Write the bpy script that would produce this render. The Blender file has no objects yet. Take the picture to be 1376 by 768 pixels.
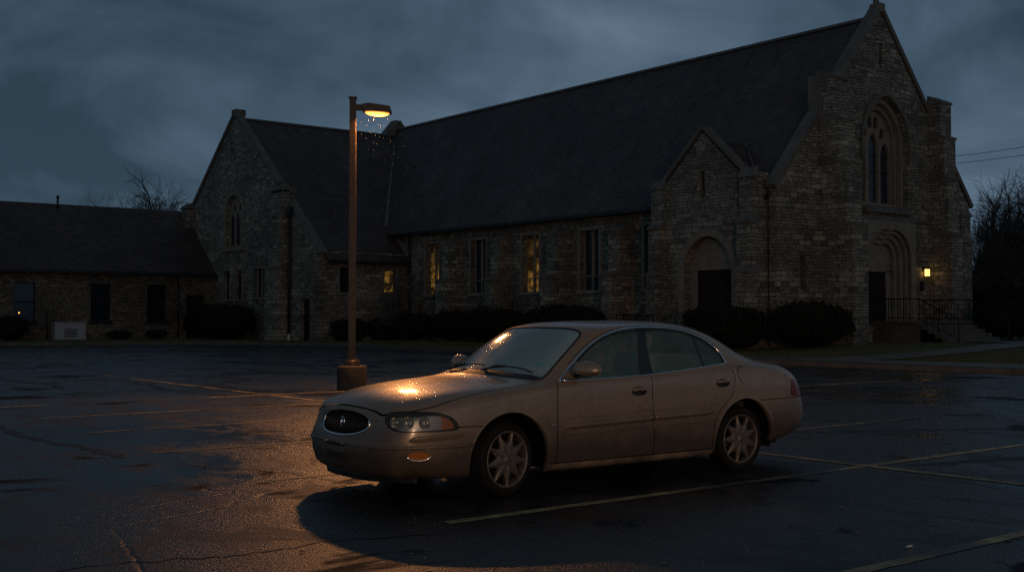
import bpy, bmesh, math, random
from mathutils import Vector, Matrix
from mathutils.bvhtree import BVHTree
from math import radians as R, sin, cos, pi, sqrt, atan2, tan
random.seed(7)
S = bpy.context.scene
COL = S.collection

# ------------------------------------------------------------------ helpers
def link(o, parent=None):
    COL.objects.link(o)
    if parent is not None:
        o.parent = parent
    return o

def tag(o, label=None, cat=None, group=None, kind=None):
    if label: o['label'] = label
    if cat: o['category'] = cat
    if group: o['group'] = group
    if kind: o['kind'] = kind
    return o

def thing(name, label, cat, loc=(0, 0, 0), rz=0.0, group=None):
    o = bpy.data.objects.new(name, None)
    o.empty_display_size = 0.3
    link(o)
    o.location = loc
    o.rotation_euler = (0, 0, rz)
    return tag(o, label, cat, group)

def obj(name, bm, mats, parent=None, smooth=False, world=False):
    """link a bmesh as one object; world=True: coordinates are world ones, shifted to the parent's base"""
    me = bpy.data.meshes.new(name)
    if world and parent is not None:
        off = Vector(parent['base_xyz']) if 'base_xyz' in parent else parent.location.copy()
        bmesh.ops.translate(bm, verts=bm.verts, vec=-off)
    bm.to_mesh(me)
    bm.free()
    if not isinstance(mats, (list, tuple)):
        mats = [mats]
    for m in mats:
        me.materials.append(m)
    if smooth:
        me.shade_smooth()
    o = bpy.data.objects.new(name, me)
    return link(o, parent)

def NB():
    return bmesh.new()

def box(bm, x0, x1, y0, y1, z0, z1, mi=0, bev=0.0, M=None):
    r = bmesh.ops.create_cube(bm, size=1.0)
    vs = r['verts']
    for v in vs:
        v.co = Vector(((x0 + x1) / 2 + v.co.x * (x1 - x0), (y0 + y1) / 2 + v.co.y * (y1 - y0), (z0 + z1) / 2 + v.co.z * (z1 - z0)))
        if M is not None: v.co = M @ v.co
    fs = set(f for v in vs for f in v.link_faces)
    for f in fs: f.material_index = mi
    if bev > 0:
        es = list(set(e for v in vs for e in v.link_edges))
        bmesh.ops.bevel(bm, geom=es, offset=bev, segments=2, affect='EDGES', profile=0.6)
    return vs

def tube(bm, pts, rads, n=8, cap=True, mi=0, flat=1.0):
    """tapered tube through points"""
    pts = [Vector(p) for p in pts]
    if not isinstance(rads, (list, tuple)): rads = [rads] * len(pts)
    rings = []
    up = None
    for i, p in enumerate(pts):
        if i == 0: d = pts[1] - p
        elif i == len(pts) - 1: d = p - pts[i - 1]
        else: d = pts[i + 1] - pts[i - 1]
        d.normalize()
        if up is None:
            up = Vector((0, 0, 1)) if abs(d.z) < 0.9 else Vector((1, 0, 0))
        s = d.cross(up)
        if s.length < 1e-5: s = d.orthogonal()
        s.normalize()
        u = s.cross(d); u.normalize(); up = u
        rings.append([bm.verts.new(p + (s * cos(a) + u * sin(a) * flat) * rads[i]) for a in [2 * pi * k / n for k in range(n)]])
    for a, b in zip(rings, rings[1:]):
        for k in range(n):
            f = bm.faces.new((a[k], a[(k + 1) % n], b[(k + 1) % n], b[k])); f.material_index = mi; f.smooth = True
    if cap:
        bm.faces.new(rings[0][::-1]).material_index = mi
        bm.faces.new(rings[-1]).material_index = mi
    return rings

def lathe(bm, prof, n=32, M=None, mi=0, close=False):
    """revolve (r, h) profile about local Z, transformed by M"""
    rings = []
    for r, h in prof:
        rings.append([bm.verts.new((Vector((r * cos(2 * pi * k / n), r * sin(2 * pi * k / n), h)) if M is None else M @ Vector((r * cos(2 * pi * k / n), r * sin(2 * pi * k / n), h)))) for k in range(n)])
    for a, b in zip(rings, rings[1:]):
        for k in range(n):
            f = bm.faces.new((a[k], a[(k + 1) % n], b[(k + 1) % n], b[k])); f.material_index = mi; f.smooth = True
    return rings

def panel(bm, outer, holes, org, u, v, thick, mi=0):
    """planar slab with real openings: outline + holes in (u,v) metres, front face at org, going back along -n by thick"""
    u = Vector(u); v = Vector(v); n = u.cross(v); org = Vector(org)
    loops = []
    edges = []
    for lp in [outer] + list(holes):
        vs = [bm.verts.new(org + u * a + v * b) for a, b in lp]
        loops.append(vs)
        for i in range(len(vs)):
            edges.append(bm.edges.new((vs[i], vs[(i + 1) % len(vs)])))
    r = bmesh.ops.triangle_fill(bm, edges=edges, use_beauty=True, use_dissolve=False, normal=n)
    fs = [g for g in r['geom'] if isinstance(g, bmesh.types.BMFace)]
    for f in fs:
        f.normal_update()
        if f.normal.dot(n) < 0: f.normal_flip()
        f.material_index = mi
    back = {}
    for f in fs:
        for w in f.verts:
            if w not in back: back[w] = bm.verts.new(w.co - n * thick)
    for f in fs:
        bm.faces.new([back[w] for w in reversed(f.verts)]).material_index = mi
    for k, vs in enumerate(loops):
        for i in range(len(vs)):
            a, b = vs[i], vs[(i + 1) % len(vs)]
            if a in back and b in back:
                try:
                    bm.faces.new((a, back[a], back[b], b)).material_index = mi
                except ValueError:
                    pass
    bmesh.ops.recalc_face_normals(bm, faces=bm.faces)

def prism(bm, poly, org, u, v, d, mi=0):
    """extrude a polygon (in u,v) by vector d"""
    org = Vector(org); u = Vector(u); v = Vector(v); d = Vector(d)
    a = [bm.verts.new(org + u * p + v * q) for p, q in poly]
    b = [bm.verts.new(w.co + d) for w in a]
    n = len(a)
    fs = [bm.faces.new(a), bm.faces.new(b[::-1])]
    for i in range(n):
        fs.append(bm.faces.new((a[i], b[i], b[(i + 1) % n], a[(i + 1) % n])))
    for f in fs: f.material_index = mi
    bmesh.ops.recalc_face_normals(bm, faces=fs)
    return fs

def arch(cx, half, z0, zs, za, n=10):
    """pointed-arch outline: jambs from z0 to springing zs, apex za"""
    L = []
    h = za - zs
    # two arcs meeting at the apex; circle through springer with centre on springing line
    r = (half * half + h * h) / (2 * half)
    cR = cx + half - r      # centre of the arc springing at the right
    pts = [(cx - half, z0), (cx + half, z0), (cx + half, zs)]
    a1 = atan2(h, cx - cR)
    for i in range(1, n + 1):
        a = a1 * i / n
        pts.append((cR + r * cos(a), zs + r * sin(a)))
    for i in range(n - 1, -1, -1):
        a = a1 * i / n
        pts.append((2 * cx - (cR + r * cos(a)), zs + r * sin(a)))
    return pts

def rect(a, b, z0, z1):
    return [(a, z0), (b, z0), (b, z1), (a, z1)]

# ------------------------------------------------------------------ materials
class MT:
    def __init__(s, name):
        s.m = bpy.data.materials.new(name); s.m.use_nodes = True
        s.nt = s.m.node_tree; s.N = s.nt.nodes; s.L = s.nt.links
        s.b = s.N['Principled BSDF']; s.out = s.N['Material Output']
    def n(s, t, **k):
        x = s.N.new(t)
        for a, v in k.items():
            if a.startswith('i_'):
                key = a[2:].replace('_', ' ')
                x.inputs[key].default_value = v
            else: setattr(x, a, v)
        return x
    def l(s, a, b): s.L.new(a, b)
    def set(s, **k):
        for a, v in k.items():
            s.b.inputs[a.replace('_', ' ')].default_value = v
        return s
    def pos(s): return s.n('ShaderNodeNewGeometry').outputs['Position']
    def objc(s): return s.n('ShaderNodeTexCoord').outputs['Object']
    def noise(s, vec, scale, detail=4, rough=0.55, dist=0.0, out='Fac'):
        x = s.n('ShaderNodeTexNoise'); x.inputs['Scale'].default_value = scale
        x.inputs['Detail'].default_value = detail; x.inputs['Roughness'].default_value = rough
        x.inputs['Distortion'].default_value = dist
        if vec is not None: s.l(vec, x.inputs['Vector'])
        return x.outputs[out]
    def ramp(s, fac, stops):
        x = s.n('ShaderNodeValToRGB'); e = x.color_ramp.elements
        while len(e) < len(stops): e.new(0.5)
        for k, (p, c) in enumerate(stops):
            e[k].position = p
            e[k].color = (c, c, c, 1) if not isinstance(c, (tuple, list)) else (c[0], c[1], c[2], 1)
        s.l(fac, x.inputs['Fac'])
        return x.outputs['Color']
    def mix(s, fac, a, b, mode='MIX'):
        x = s.n('ShaderNodeMix', data_type='RGBA', blend_type=mode)
        for inp, v in ((x.inputs['Factor'], fac), (x.inputs['A'], a), (x.inputs['B'], b)):
            if hasattr(v, 'is_output'): s.l(v, inp)
            elif isinstance(v, (tuple, list)): inp.default_value = (v[0], v[1], v[2], 1)
            elif inp.type == 'RGBA': inp.default_value = (v, v, v, 1)
            else: inp.default_value = v
        return x.outputs['Result']
    def math(s, op, a, b=None, clamp=False):
        x = s.n('ShaderNodeMath', operation=op); x.use_clamp = clamp
        for i, v in enumerate((a, b)):
            if v is None: continue
            if hasattr(v, 'is_output'): s.l(v, x.inputs[i])
            else: x.inputs[i].default_value = v
        return x.outputs[0]
    def mapping(s, vec, scale=(1, 1, 1), loc=(0, 0, 0), rot=(0, 0, 0)):
        x = s.n('ShaderNodeMapping'); s.l(vec, x.inputs['Vector'])
        x.inputs['Scale'].default_value = scale; x.inputs['Location'].default_value = loc; x.inputs['Rotation'].default_value = rot
        return x.outputs['Vector']
    def bump(s, h, strength=0.5, dist=0.02, prev=None):
        x = s.n('ShaderNodeBump'); x.inputs['Strength'].default_value = strength; x.inputs['Distance'].default_value = dist
        s.l(h, x.inputs['Height'])
        if prev is not None: s.l(prev, x.inputs['Normal'])
        s.l(x.outputs['Normal'], s.b.inputs['Normal'])
        return x.outputs['Normal']

def wallvec(t):
    """(x + y, z) brick plane for walls along either axis"""
    g = t.pos()
    sx = t.n('ShaderNodeSeparateXYZ'); t.l(g, sx.inputs[0])
    c = t.n('ShaderNodeCombineXYZ')
    t.l(t.math('ADD', sx.outputs[0], sx.outputs[1]), c.inputs[0]); t.l(sx.outputs[2], c.inputs[1])
    return g, c.outputs[0]

def mat_stone(name, tint=(1, 1, 1), rows=(0.21, 0.13)):
    t = MT(name)
    g, v = wallvec(t)
    wob = t.noise(g, 1.3, 3, out='Color')
    wob2 = t.noise(g, 5.0, 4, out='Color')
    vv = t.mix(0.035, t.mix(0.10, v, wob, 'ADD'), wob2, 'ADD')
    cols = []
    for k, rh in enumerate(rows):
        b = t.n('ShaderNodeTexBrick')
        t.l(vv, b.inputs['Vector'])
        b.inputs['Scale'].default_value = 1.0
        b.inputs['Row Height'].default_value = rh
        b.inputs['Brick Width'].default_value = rh * (2.6 if k == 0 else 3.3)
        b.inputs['Mortar Size'].default_value = 0.012
        b.inputs['Mortar Smooth'].default_value = 0.35
        b.inputs['Bias'].default_value = 0.0
        b.offset = 0.37 + 0.2 * k; b.squash = 0.7; b.squash_frequency = 3
        c1 = (0.45, 0.385, 0.29) if k == 0 else (0.37, 0.32, 0.24)
        c2 = (0.14, 0.122, 0.095) if k == 0 else (0.19, 0.165, 0.128)
        b.inputs['Color1'].default_value = (*[c1[i] * tint[i] for i in range(3)], 1)
        b.inputs['Color2'].default_value = (*[c2[i] * tint[i] for i in range(3)], 1)
        b.inputs['Mortar'].default_value = (0.09, 0.072, 0.055, 1)
        cols.append(b)
    sel = t.ramp(t.noise(t.mapping(g, (1, 1, 2.2)), 0.55, 3), [(0.47, 0.0), (0.53, 1.0)])
    col = t.mix(sel, cols[0].outputs['Color'], cols[1].outputs['Color'])
    fac = t.mix(sel, cols[0].outputs['Fac'], cols[1].outputs['Fac'])
    big = t.ramp(t.noise(g, 0.35, 4), [(0.3, 0.5), (0.7, 1.15)])
    col = t.mix(1.0, col, big, 'MULTIPLY')
    fine = t.ramp(t.noise(t.mapping(g, (3, 3, 9)), 1.6, 5, 0.7), [(0.28, 0.35), (0.72, 1.55)])
    col = t.mix(1.0, col, fine, 'MULTIPLY')
    # rust and lichen patches
    col = t.mix(t.ramp(t.noise(g, 0.8, 5, 0.6), [(0.6, 0.0), (0.75, 0.28)]), col, (0.26, 0.16, 0.085))
    t.l(col, t.b.inputs['Base Color'])
    t.set(Roughness=0.85)
    h = t.mix(0.5, fac, t.noise(g, 9, 6, 0.65))
    inv = t.math('SUBTRACT', t.noise(g, 7, 6, 0.65), t.math('MULTIPLY', fac, 1.3))
    t.bump(inv, 1.0, 0.08)
    return t.m

def mat_plain(name, col, rough=0.6, metal=0.0, nscale=8, var=0.25, bump=0.1, spec=0.5):
    t = MT(name)
    g = t.objc()
    f = t.ramp(t.noise(g, nscale, 5, 0.6), [(0.25, 1 - var), (0.75, 1 + var)])
    t.l(t.mix(1.0, col, f, 'MULTIPLY'), t.b.inputs['Base Color'])
    t.set(Roughness=rough, Metallic=metal)
    t.b.inputs['Specular IOR Level'].default_value = spec
    rr = t.ramp(t.noise(g, nscale * 0.6, 4), [(0.2, max(0.02, rough - 0.12)), (0.8, min(1, rough + 0.12))])
    t.l(rr, t.b.inputs['Roughness'])
    if bump: t.bump(t.noise(g, nscale * 3, 4), bump, 0.01)
    return t.m

def mat_flat(name, col, rough=0.5, metal=0.0, spec=0.5):
    t = MT(name); t.set(Base_Color=(*col, 1), Roughness=rough, Metallic=metal)
    t.b.inputs['Specular IOR Level'].default_value = spec
    return t.m

def mat_emit(name, col, strength):
    t = MT(name); t.set(Base_Color=(*col, 1), Roughness=0.5)
    t.b.inputs['Emission Color'].default_value = (*col, 1)
    t.b.inputs['Emission Strength'].default_value = strength
    return t.m
# ------------------------------------------------------------------ camera
PX_F, HX, HZ = 1541.0, 51.78, 1.5          # focal length in photo pixels, heading, eye height
cd = bpy.data.cameras.new('camera'); cam = bpy.data.objects.new('camera', cd); link(cam)
cd.sensor_width = 36.0; cd.lens = PX_F / 1376.0 * 36.0
cd.clip_start = 0.1; cd.clip_end = 3000
cam.location = (0, 0, HZ)
cam.rotation_euler = (R(90) + math.atan(41 / PX_F), 0, math.atan2(1957, PX_F) - R(90))
S.camera = cam
S.render.resolution_x, S.render.resolution_y = 1024, 571
S.view_settings.view_transform = 'Standard'; S.view_settings.look = 'None'
S.view_settings.exposure = 0.0; S.view_settings.gamma = 1.0
S.render.engine = 'CYCLES'
S.cycles.max_bounces = 6; S.cycles.diffuse_bounces = 2; S.cycles.glossy_bounces = 3; S.cycles.transparent_max_bounces = 10
S.cycles.sample_clamp_indirect = 3.0
S.cycles.use_denoising = False
# ------------------------------------------------------------------ sky and light
def make_world():
    w = bpy.data.worlds.new('World'); S.world = w; w.use_nodes = True
    nt = w.node_tree; N = nt.nodes; L = nt.links
    bg = N['Background']
    sky = N.new('ShaderNodeTexSky'); sky.sky_type = 'NISHITA'; sky.sun_disc = False
    sky.sun_elevation = R(3.0); sky.sun_rotation = R(SUN_ROT); sky.altitude = 200; sky.air_density = 1.3; sky.dust_density = 2.5; sky.ozone_density = 3.0
    tc = N.new('ShaderNodeTexCoord')
    sx = N.new('ShaderNodeSeparateXYZ'); L.new(tc.outputs['Generated'], sx.inputs[0])
    def m(op, a, b=None):
        x = N.new('ShaderNodeMath'); x.operation = op
        for i, v in enumerate((a, b)):
            if v is None: continue
            if hasattr(v, 'is_output'): L.new(v, x.inputs[i])
            else: x.inputs[i].default_value = v
        return x.outputs[0]
    zc = m('ADD', m('MAXIMUM', sx.outputs[2], 0.0), 0.40)
    cv = N.new('ShaderNodeCombineXYZ')
    L.new(m('DIVIDE', sx.outputs[0], zc), cv.inputs[0]); L.new(m('DIVIDE', sx.outputs[1], zc), cv.inputs[1])
    def noise(vec, sc, det, rough, off=(0, 0, 0), dist=0.0):
        mp = N.new('ShaderNodeMapping'); L.new(vec, mp.inputs['Vector']); mp.inputs['Location'].default_value = off
        x = N.new('ShaderNodeTexNoise'); x.inputs['Scale'].default_value = sc; x.inputs['Detail'].default_value = det
        x.inputs['Roughness'].default_value = rough; x.inputs['Distortion'].default_value = dist
        L.new(mp.outputs[0], x.inputs['Vector']); return x.outputs['Fac']
    n1 = noise(cv.outputs[0], 1.15, 4, 0.5, CLOUD_OFF, 0.4)
    n2 = noise(cv.outputs[0], 2.8, 6, 0.56, (22.2729, 8.6562, 0), 0.6)
    nn = m('ADD', m('MULTIPLY', n1, 0.62), m('MULTIPLY', n2, 0.38))
    rp = N.new('ShaderNodeValToRGB'); L.new(nn, rp.inputs['Fac'])
    e = rp.color_ramp.elements
    e[0].position = 0.40; e[0].color = (0.180, 0.330, 0.480, 1)
    e[1].position = 0.62; e[1].color = (0.80, 1.20, 1.62, 1)
    k = e.new(0.50); k.color = (0.42, 0.69, 1.00, 1)
    # thicker cloud overhead at nightfall: the vault darkens towards the zenith
    zen = N.new('ShaderNodeMapRange'); L.new(sx.outputs[2], zen.inputs[0])
    zen.inputs['From Min'].default_value = 0.32; zen.inputs['From Max'].default_value = 0.85
    zen.inputs['To Min'].default_value = 1.0; zen.inputs['To Max'].default_value = 0.45
    low = N.new('ShaderNodeMapRange'); L.new(sx.outputs[2], low.inputs[0])
    low.inputs['From Min'].default_value = 0.02; low.inputs['From Max'].default_value = 0.26
    low.inputs['To Min'].default_value = 1.22; low.inputs['To Max'].default_value = 0.93
    zf = m('MULTIPLY', zen.outputs[0], low.outputs[0])
    mx = N.new('ShaderNodeMix'); mx.data_type = 'RGBA'; mx.blend_type = 'MIX'
    mx.inputs['Factor'].default_value = 0.985
    L.new(sky.outputs[0], mx.inputs['A']); L.new(rp.outputs['Color'], mx.inputs['B'])
    ml = N.new('ShaderNodeMix'); ml.data_type = 'RGBA'; ml.blend_type = 'MULTIPLY'; ml.inputs['Factor'].default_value = 1.0
    cz = N.new('ShaderNodeCombineColor')
    for i in range(3): L.new(zf, cz.inputs[i])
    L.new(mx.outputs['Result'], ml.inputs['A']); L.new(cz.outputs[0], ml.inputs['B'])
    L.new(ml.outputs['Result'], bg.inputs['Color']); bg.inputs['Strength'].default_value = SKY_STR
SUN_ROT, CLOUD_OFF, SKY_STR = 200.0, (15.7639, 33.5375, 0), 0.15
make_world()
sd = bpy.data.lights.new('sun', 'SUN'); so = bpy.data.objects.new('sun', sd); link(so)
sd.energy = 0.01; sd.angle = R(30); sd.color = (0.75, 0.87, 1.0); so.rotation_euler = (R(62), 0, R(180 - SUN_ROT))

STONE = mat_stone('rubble_stone')
STONE2 = mat_stone('annex_brick', (0.86, 0.80, 0.72), (0.115, 0.085))
TRIM = mat_plain('dressed_stone', (0.22, 0.185, 0.14), 0.8, 0, 2.5, 0.3, 0.4)
COPE = mat_plain('coping_stone', (0.135, 0.118, 0.098), 0.8, 0, 1.5, 0.35, 0.4)
WOOD = mat_plain('dark_oak', (0.022, 0.012, 0.008), 0.75, 0, 5, 0.4, 0.4, 0.15)
IRON = mat_flat('black_iron', (0.012, 0.012, 0.012), 0.5, 0.4)
GUTTER = mat_flat('gutter_metal', (0.018, 0.017, 0.017), 0.5, 0.2)
CONC = mat_plain('concrete', (0.22, 0.19, 0.155), 0.8, 0, 3, 0.35, 0.4)
STEPM = mat_plain('damp_step_stone', (0.085, 0.075, 0.062), 0.8, 0, 3, 0.35, 0.4)
KERBM = mat_plain('kerb_concrete', (0.085, 0.072, 0.058), 0.8, 0, 2, 0.4, 0.4)
FLASH = mat_plain('flashing_metal', (0.15, 0.13, 0.12), 0.5, 0.5, 3, 0.3, 0.1)

def mat_roof():
    t = MT('slate_roof'); g, v = wallvec(t)
    b = t.n('ShaderNodeTexBrick'); t.l(v, b.inputs['Vector'])
    b.inputs['Scale'].default_value = 1; b.inputs['Row Height'].default_value = 0.16; b.inputs['Brick Width'].default_value = 0.28
    b.inputs['Mortar Size'].default_value = 0.012; b.inputs['Mortar Smooth'].default_value = 0.2
    b.inputs['Color1'].default_value = (0.048, 0.032, 0.027, 1); b.inputs['Color2'].default_value = (0.095, 0.063, 0.050, 1)
    b.inputs['Mortar'].default_value = (0.018, 0.016, 0.017, 1)
    big = t.ramp(t.noise(g, 0.25, 5), [(0.3, 0.7), (0.7, 1.25)])
    streak = t.ramp(t.noise(t.mapping(g, (1.5, 1.5, 0.25)), 1.0, 5, 0.6), [(0.3, 0.8), (0.75, 1.2)])
    t.l(t.mix(1, t.mix(1, b.outputs['Color'], big, 'MULTIPLY'), streak, 'MULTIPLY'), t.b.inputs['Base Color'])
    t.l(t.ramp(t.noise(g, 0.6, 5), [(0.3, 0.5), (0.7, 0.75)]), t.b.inputs['Roughness'])
    t.bump(t.math('SUBTRACT', t.noise(g, 12, 4), b.outputs['Fac']), 0.6, 0.02)
    return t.m
ROOF = mat_roof()

def mat_darkglass(name='leaded_glass', lead=(0.12, 0.18)):
    t = MT(name); g, v = wallvec(t)
    b = t.n('ShaderNodeTexBrick'); t.l(v, b.inputs['Vector']); b.offset = 0.0
    b.inputs['Row Height'].default_value = lead[1]; b.inputs['Brick Width'].default_value = lead[0]
    b.inputs['Scale'].default_value = 1; b.inputs['Mortar Size'].default_value = 0.006
    b.inputs['Color1'].default_value = (0.012, 0.016, 0.026, 1); b.inputs['Color2'].default_value = (0.035, 0.04, 0.06, 1)
    b.inputs['Mortar'].default_value = (0.02, 0.02, 0.02, 1)
    t.l(b.outputs['Color'], t.b.inputs['Base Color'])
    t.l(t.ramp(t.noise(g, 6, 3), [(0.3, 0.12), (0.7, 0.35)]), t.b.inputs['Roughness'])
    t.bump(t.noise(g, 4, 2), 0.35, 0.03)
    return t.m
DGLASS = mat_darkglass()
SASH = mat_flat('sash_glass', (0.010, 0.014, 0.018), 0.10)

def mat_litglass(name, col, strength, z0, z1):
    """leaded window lit from a room behind: cells of coloured glass, brightest where the lamp stands"""
    t = MT(name); g, v = wallvec(t)
    vor = t.n('ShaderNodeTexVoronoi', feature='F1'); t.l(v, vor.inputs['Vector']); vor.inputs['Scale'].default_value = 5.5
    edge = t.n('ShaderNodeTexVoronoi', feature='DISTANCE_TO_EDGE'); t.l(v, edge.inputs['Vector']); edge.inputs['Scale'].default_value = 5.5
    cell = t.ramp(vor.outputs['Color'], [(0.1, 0.25), (0.9, 1.0)])
    lead = t.ramp(edge.outputs['Distance'], [(0.0, 0.0), (0.06, 1.0)])
    sx = t.n('ShaderNodeSeparateXYZ'); t.l(g, sx.inputs[0])
    band = t.n('ShaderNodeMapRange'); t.l(sx.outputs[2], band.inputs[0])
    band.inputs['From Min'].default_value = z1; band.inputs['From Max'].default_value = z0
    room = t.ramp(t.noise(g, 1.4, 2, 0.5), [(0.42, 0.06), (0.62, 1.0)])
    f = t.math('MULTIPLY', t.math('MULTIPLY', cell, lead), t.math('MULTIPLY', room, t.ramp(band.outputs[0], [(0.0, 0.10), (0.45, 0.85), (1.0, 1.0)])))
    t.set(Base_Color=(0.03, 0.025, 0.02, 1), Roughness=0.3)
    t.b.inputs['Emission Color'].default_value = (*col, 1)
    t.l(t.math('MULTIPLY', f, strength), t.b.inputs['Emission Strength'])
    return t.m
LIT1 = mat_litglass('lit_nave_glass', (1.0, 0.50, 0.09), 0.30, 2.8, 5.4)
LIT2 = mat_litglass('lit_sash_glass', (1.0, 0.52, 0.08), 0.8, 2.2, 4.2)

# ------------------------------------------------------------------ ground
def mat_asphalt():
    t = MT('wet_asphalt'); g = t.pos()
    agg = t.noise(g, 70, 4, 0.7)
    agg2 = t.noise(g, 9, 5, 0.6)
    big = t.noise(g, 0.16, 6, 0.6, 0.4)
    damp = t.noise(t.mapping(g, (1, 0.45, 1)), 0.42, 6, 0.62, 0.8)
    col = t.mix(t.ramp(agg, [(0.3, 0.0), (0.7, 1.0)]), (0.005, 0.005, 0.006), (0.030, 0.029, 0.029))
    col = t.mix(1, col, t.ramp(big, [(0.3, 0.65), (0.7, 1.3)]), 'MULTIPLY')
    col = t.mix(1, col, t.ramp(agg2, [(0.3, 0.75), (0.7, 1.2)]), 'MULTIPLY')
    seal = t.ramp(damp, [(0.54, 0.0), (0.64, 1.0)])
    col = t.mix(t.math('MULTIPLY', seal, 0.6), col, (0.012, 0.012, 0.013))
    # scuffed and oil-dark patches with ragged edges
    ps = t.noise(t.mapping(g, (0.75, 1.0, 1), rot=(0, 0, 0.6)), 0.62, 7, 0.66, 0.5)
    spot = t.ramp(ps, [(0.575, 0.0), (0.615, 1.0)])
    col = t.mix(t.math('MULTIPLY', spot, 0.85), col, (0.003, 0.003, 0.003))
    # fine crack network
    vec = t.mix(0.35, g, t.noise(g, 1.1, 5, 0.6, out='Color'), 'ADD')
    ed = t.n('ShaderNodeTexVoronoi', feature='DISTANCE_TO_EDGE'); t.l(vec, ed.inputs['Vector']); ed.inputs['Scale'].default_value = 0.30
    cm = t.ramp(t.noise(g, 0.5, 3), [(0.47, 0.0), (0.56, 1.0)])
    crack = t.math('MULTIPLY', t.ramp(ed.outputs['Distance'], [(0.0, 1.0), (0.006, 0.0)]), cm)
    col = t.mix(t.math('MULTIPLY', crack, 0.85), col, (0.004, 0.004, 0.004))
    t.l(col, t.b.inputs['Base Color'])
    pud = t.ramp(t.noise(t.mapping(g, (1, 0.6, 1)), 0.34, 6, 0.6, 0.8), [(0.50, 0.0), (0.58, 1.0)])
    rough = t.mix(t.math('MAXIMUM', t.math('MULTIPLY', seal, 0.55), t.math('MULTIPLY', pud, 0.75)), t.ramp(agg2, [(0.25, 0.29), (0.75, 0.43)]), 0.14)
    rough = t.mix(t.ramp(t.noise(t.mapping(g, (1, 0.5, 1)), 1.5, 5, 0.65, 0.6), [(0.52, 0.0), (0.60, 0.75)]), rough, 0.58)
    rough = t.mix(t.math('MULTIPLY', spot, 0.8), rough, 0.72)
    t.l(rough, t.b.inputs['Roughness'])
    t.l(t.math('SUBTRACT', 0.5, t.math('MULTIPLY', spot, 0.38)), t.b.inputs['Specular IOR Level'])
    b1 = t.n('ShaderNodeBump'); b1.inputs['Distance'].default_value = 0.0075
    t.l(t.math('SUBTRACT', 0.95, t.math('MULTIPLY', pud, 0.6)), b1.inputs['Strength'])
    grit = t.noise(g, 42, 3, 0.75)
    t.l(t.math('SUBTRACT', t.math('ADD', t.math('ADD', t.math('MULTIPLY', agg, 0.5), t.math('MULTIPLY', grit, 0.9)), t.math('MULTIPLY', agg2, 0.5)), t.math('MULTIPLY', crack, 1.2)), b1.inputs['Height'])
    t.l(b1.outputs['Normal'], t.b.inputs['Normal'])
    return t.m
ASPH = mat_asphalt()
bm = NB()
for x0, x1, y0, y1 in ((-120, 320, -120, 320),):
    vs = [bm.verts.new(p) for p in ((x0, y0, 0), (x1, y0, 0), (x1, y1, 0), (x0, y1, 0))]; bm.faces.new(vs)
tag(obj('parking_lot', bm, ASPH), kind='structure')

def mat_linepaint():
    t = MT('worn_line_paint'); g = t.pos()
    wear = t.ramp(t.math('ADD', t.math('MULTIPLY', t.noise(g, 5, 6, 0.7), 0.6), t.math('MULTIPLY', t.noise(g, 45, 3, 0.7), 0.4)), [(0.40, 0.15), (0.60, 1.0)])
    far = t.ramp(t.noise(g, 0.8, 4, 0.6), [(0.42, 0.12), (0.56, 1.0)])
    col = t.mix(t.math('MULTIPLY', wear, far), (0.03, 0.029, 0.028), (0.55, 0.43, 0.17))
    t.l(col, t.b.inputs['Base Color'])
    t.l(t.ramp(t.noise(g, 6, 4), [(0.3, 0.35), (0.7, 0.6)]), t.b.inputs['Roughness'])
    t.bump(t.noise(g, 60, 4, 0.7), 0.5, 0.01)
    return t.m
LINE = mat_linepaint()
def stripe(p0, p1, w, z=0.004):
    p0 = Vector((*p0, 0)); p1 = Vector((*p1, 0)); d = (p1 - p0); L_ = d.length; d.normalize(); n = Vector((-d.y, d.x, 0))
    bm = NB(); k = max(2, int(L_ / 0.12)); prev = None
    for i in range(k + 1):
        c = p0 + d * (L_ * i / k)
        a = w / 2 * (1 + random.uniform(-.07, .07)); b = w / 2 * (1 + random.uniform(-.07, .07))
        r = (bm.verts.new(c + n * a + Vector((0, 0, z))), bm.verts.new(c - n * b + Vector((0, 0, z))))
        if prev: bm.faces.new((prev[0], prev[1], r[1], r[0]))
        prev = r
    bmesh.ops.recalc_face_normals(bm, faces=bm.faces)
    for f in bm.faces:
        f.normal_update()
        if f.normal.z < 0: f.normal_flip()
    return tag(obj('parking_line', bm, LINE), kind='structure')
for y in (1.35, 4.08, 6.88, 9.66, 12.38, 15.05, 17.6, 20.2):
    stripe((4.75 + random.uniform(-.1, .1), y), (9.88, y), .11)
    stripe((10.02, y), (14.9, y), .11)
stripe((9.95, -3), (9.95, 29.5), .12, .006)
for y in (4.0, 9.9, 15.6): stripe((19.2, y), (23.9, y), .11)

# crack-filled joints that show as dark wandering bands
def crack(pts, w, name='asphalt_crack'):
    pts = smooth2(pts, 10); bm = NB(); prev = None; n = len(pts); rnd = random.Random(len(pts))
    wig = 0
    for i, (x, y) in enumerate(pts):
        a = pts[max(0, i - 1)]; b = pts[min(n - 1, i + 1)]
        dx, dy = b[0] - a[0], b[1] - a[1]; L_ = math.hypot(dx, dy) or 1
        wig = wig * .75 + rnd.uniform(-.05, .05)
        ww = w * rnd.uniform(.35, 1.3) * min(1, i / 5 + .15, (n - 1 - i) / 5 + .15)
        cx, cy = x - dy / L_ * wig, y + dx / L_ * wig
        r = (bm.verts.new((cx - dy / L_ * ww, cy + dx / L_ * ww, .003)), bm.verts.new((cx + dy / L_ * ww, cy - dx / L_ * ww, .003)))
        if prev: bm.faces.new((prev[0], prev[1], r[1], r[0]))
        prev = r
    for f in bm.faces:
        f.normal_update()
        if f.normal.z < 0: f.normal_flip()
    return tag(obj(name, bm, TAR), kind='structure')
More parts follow.
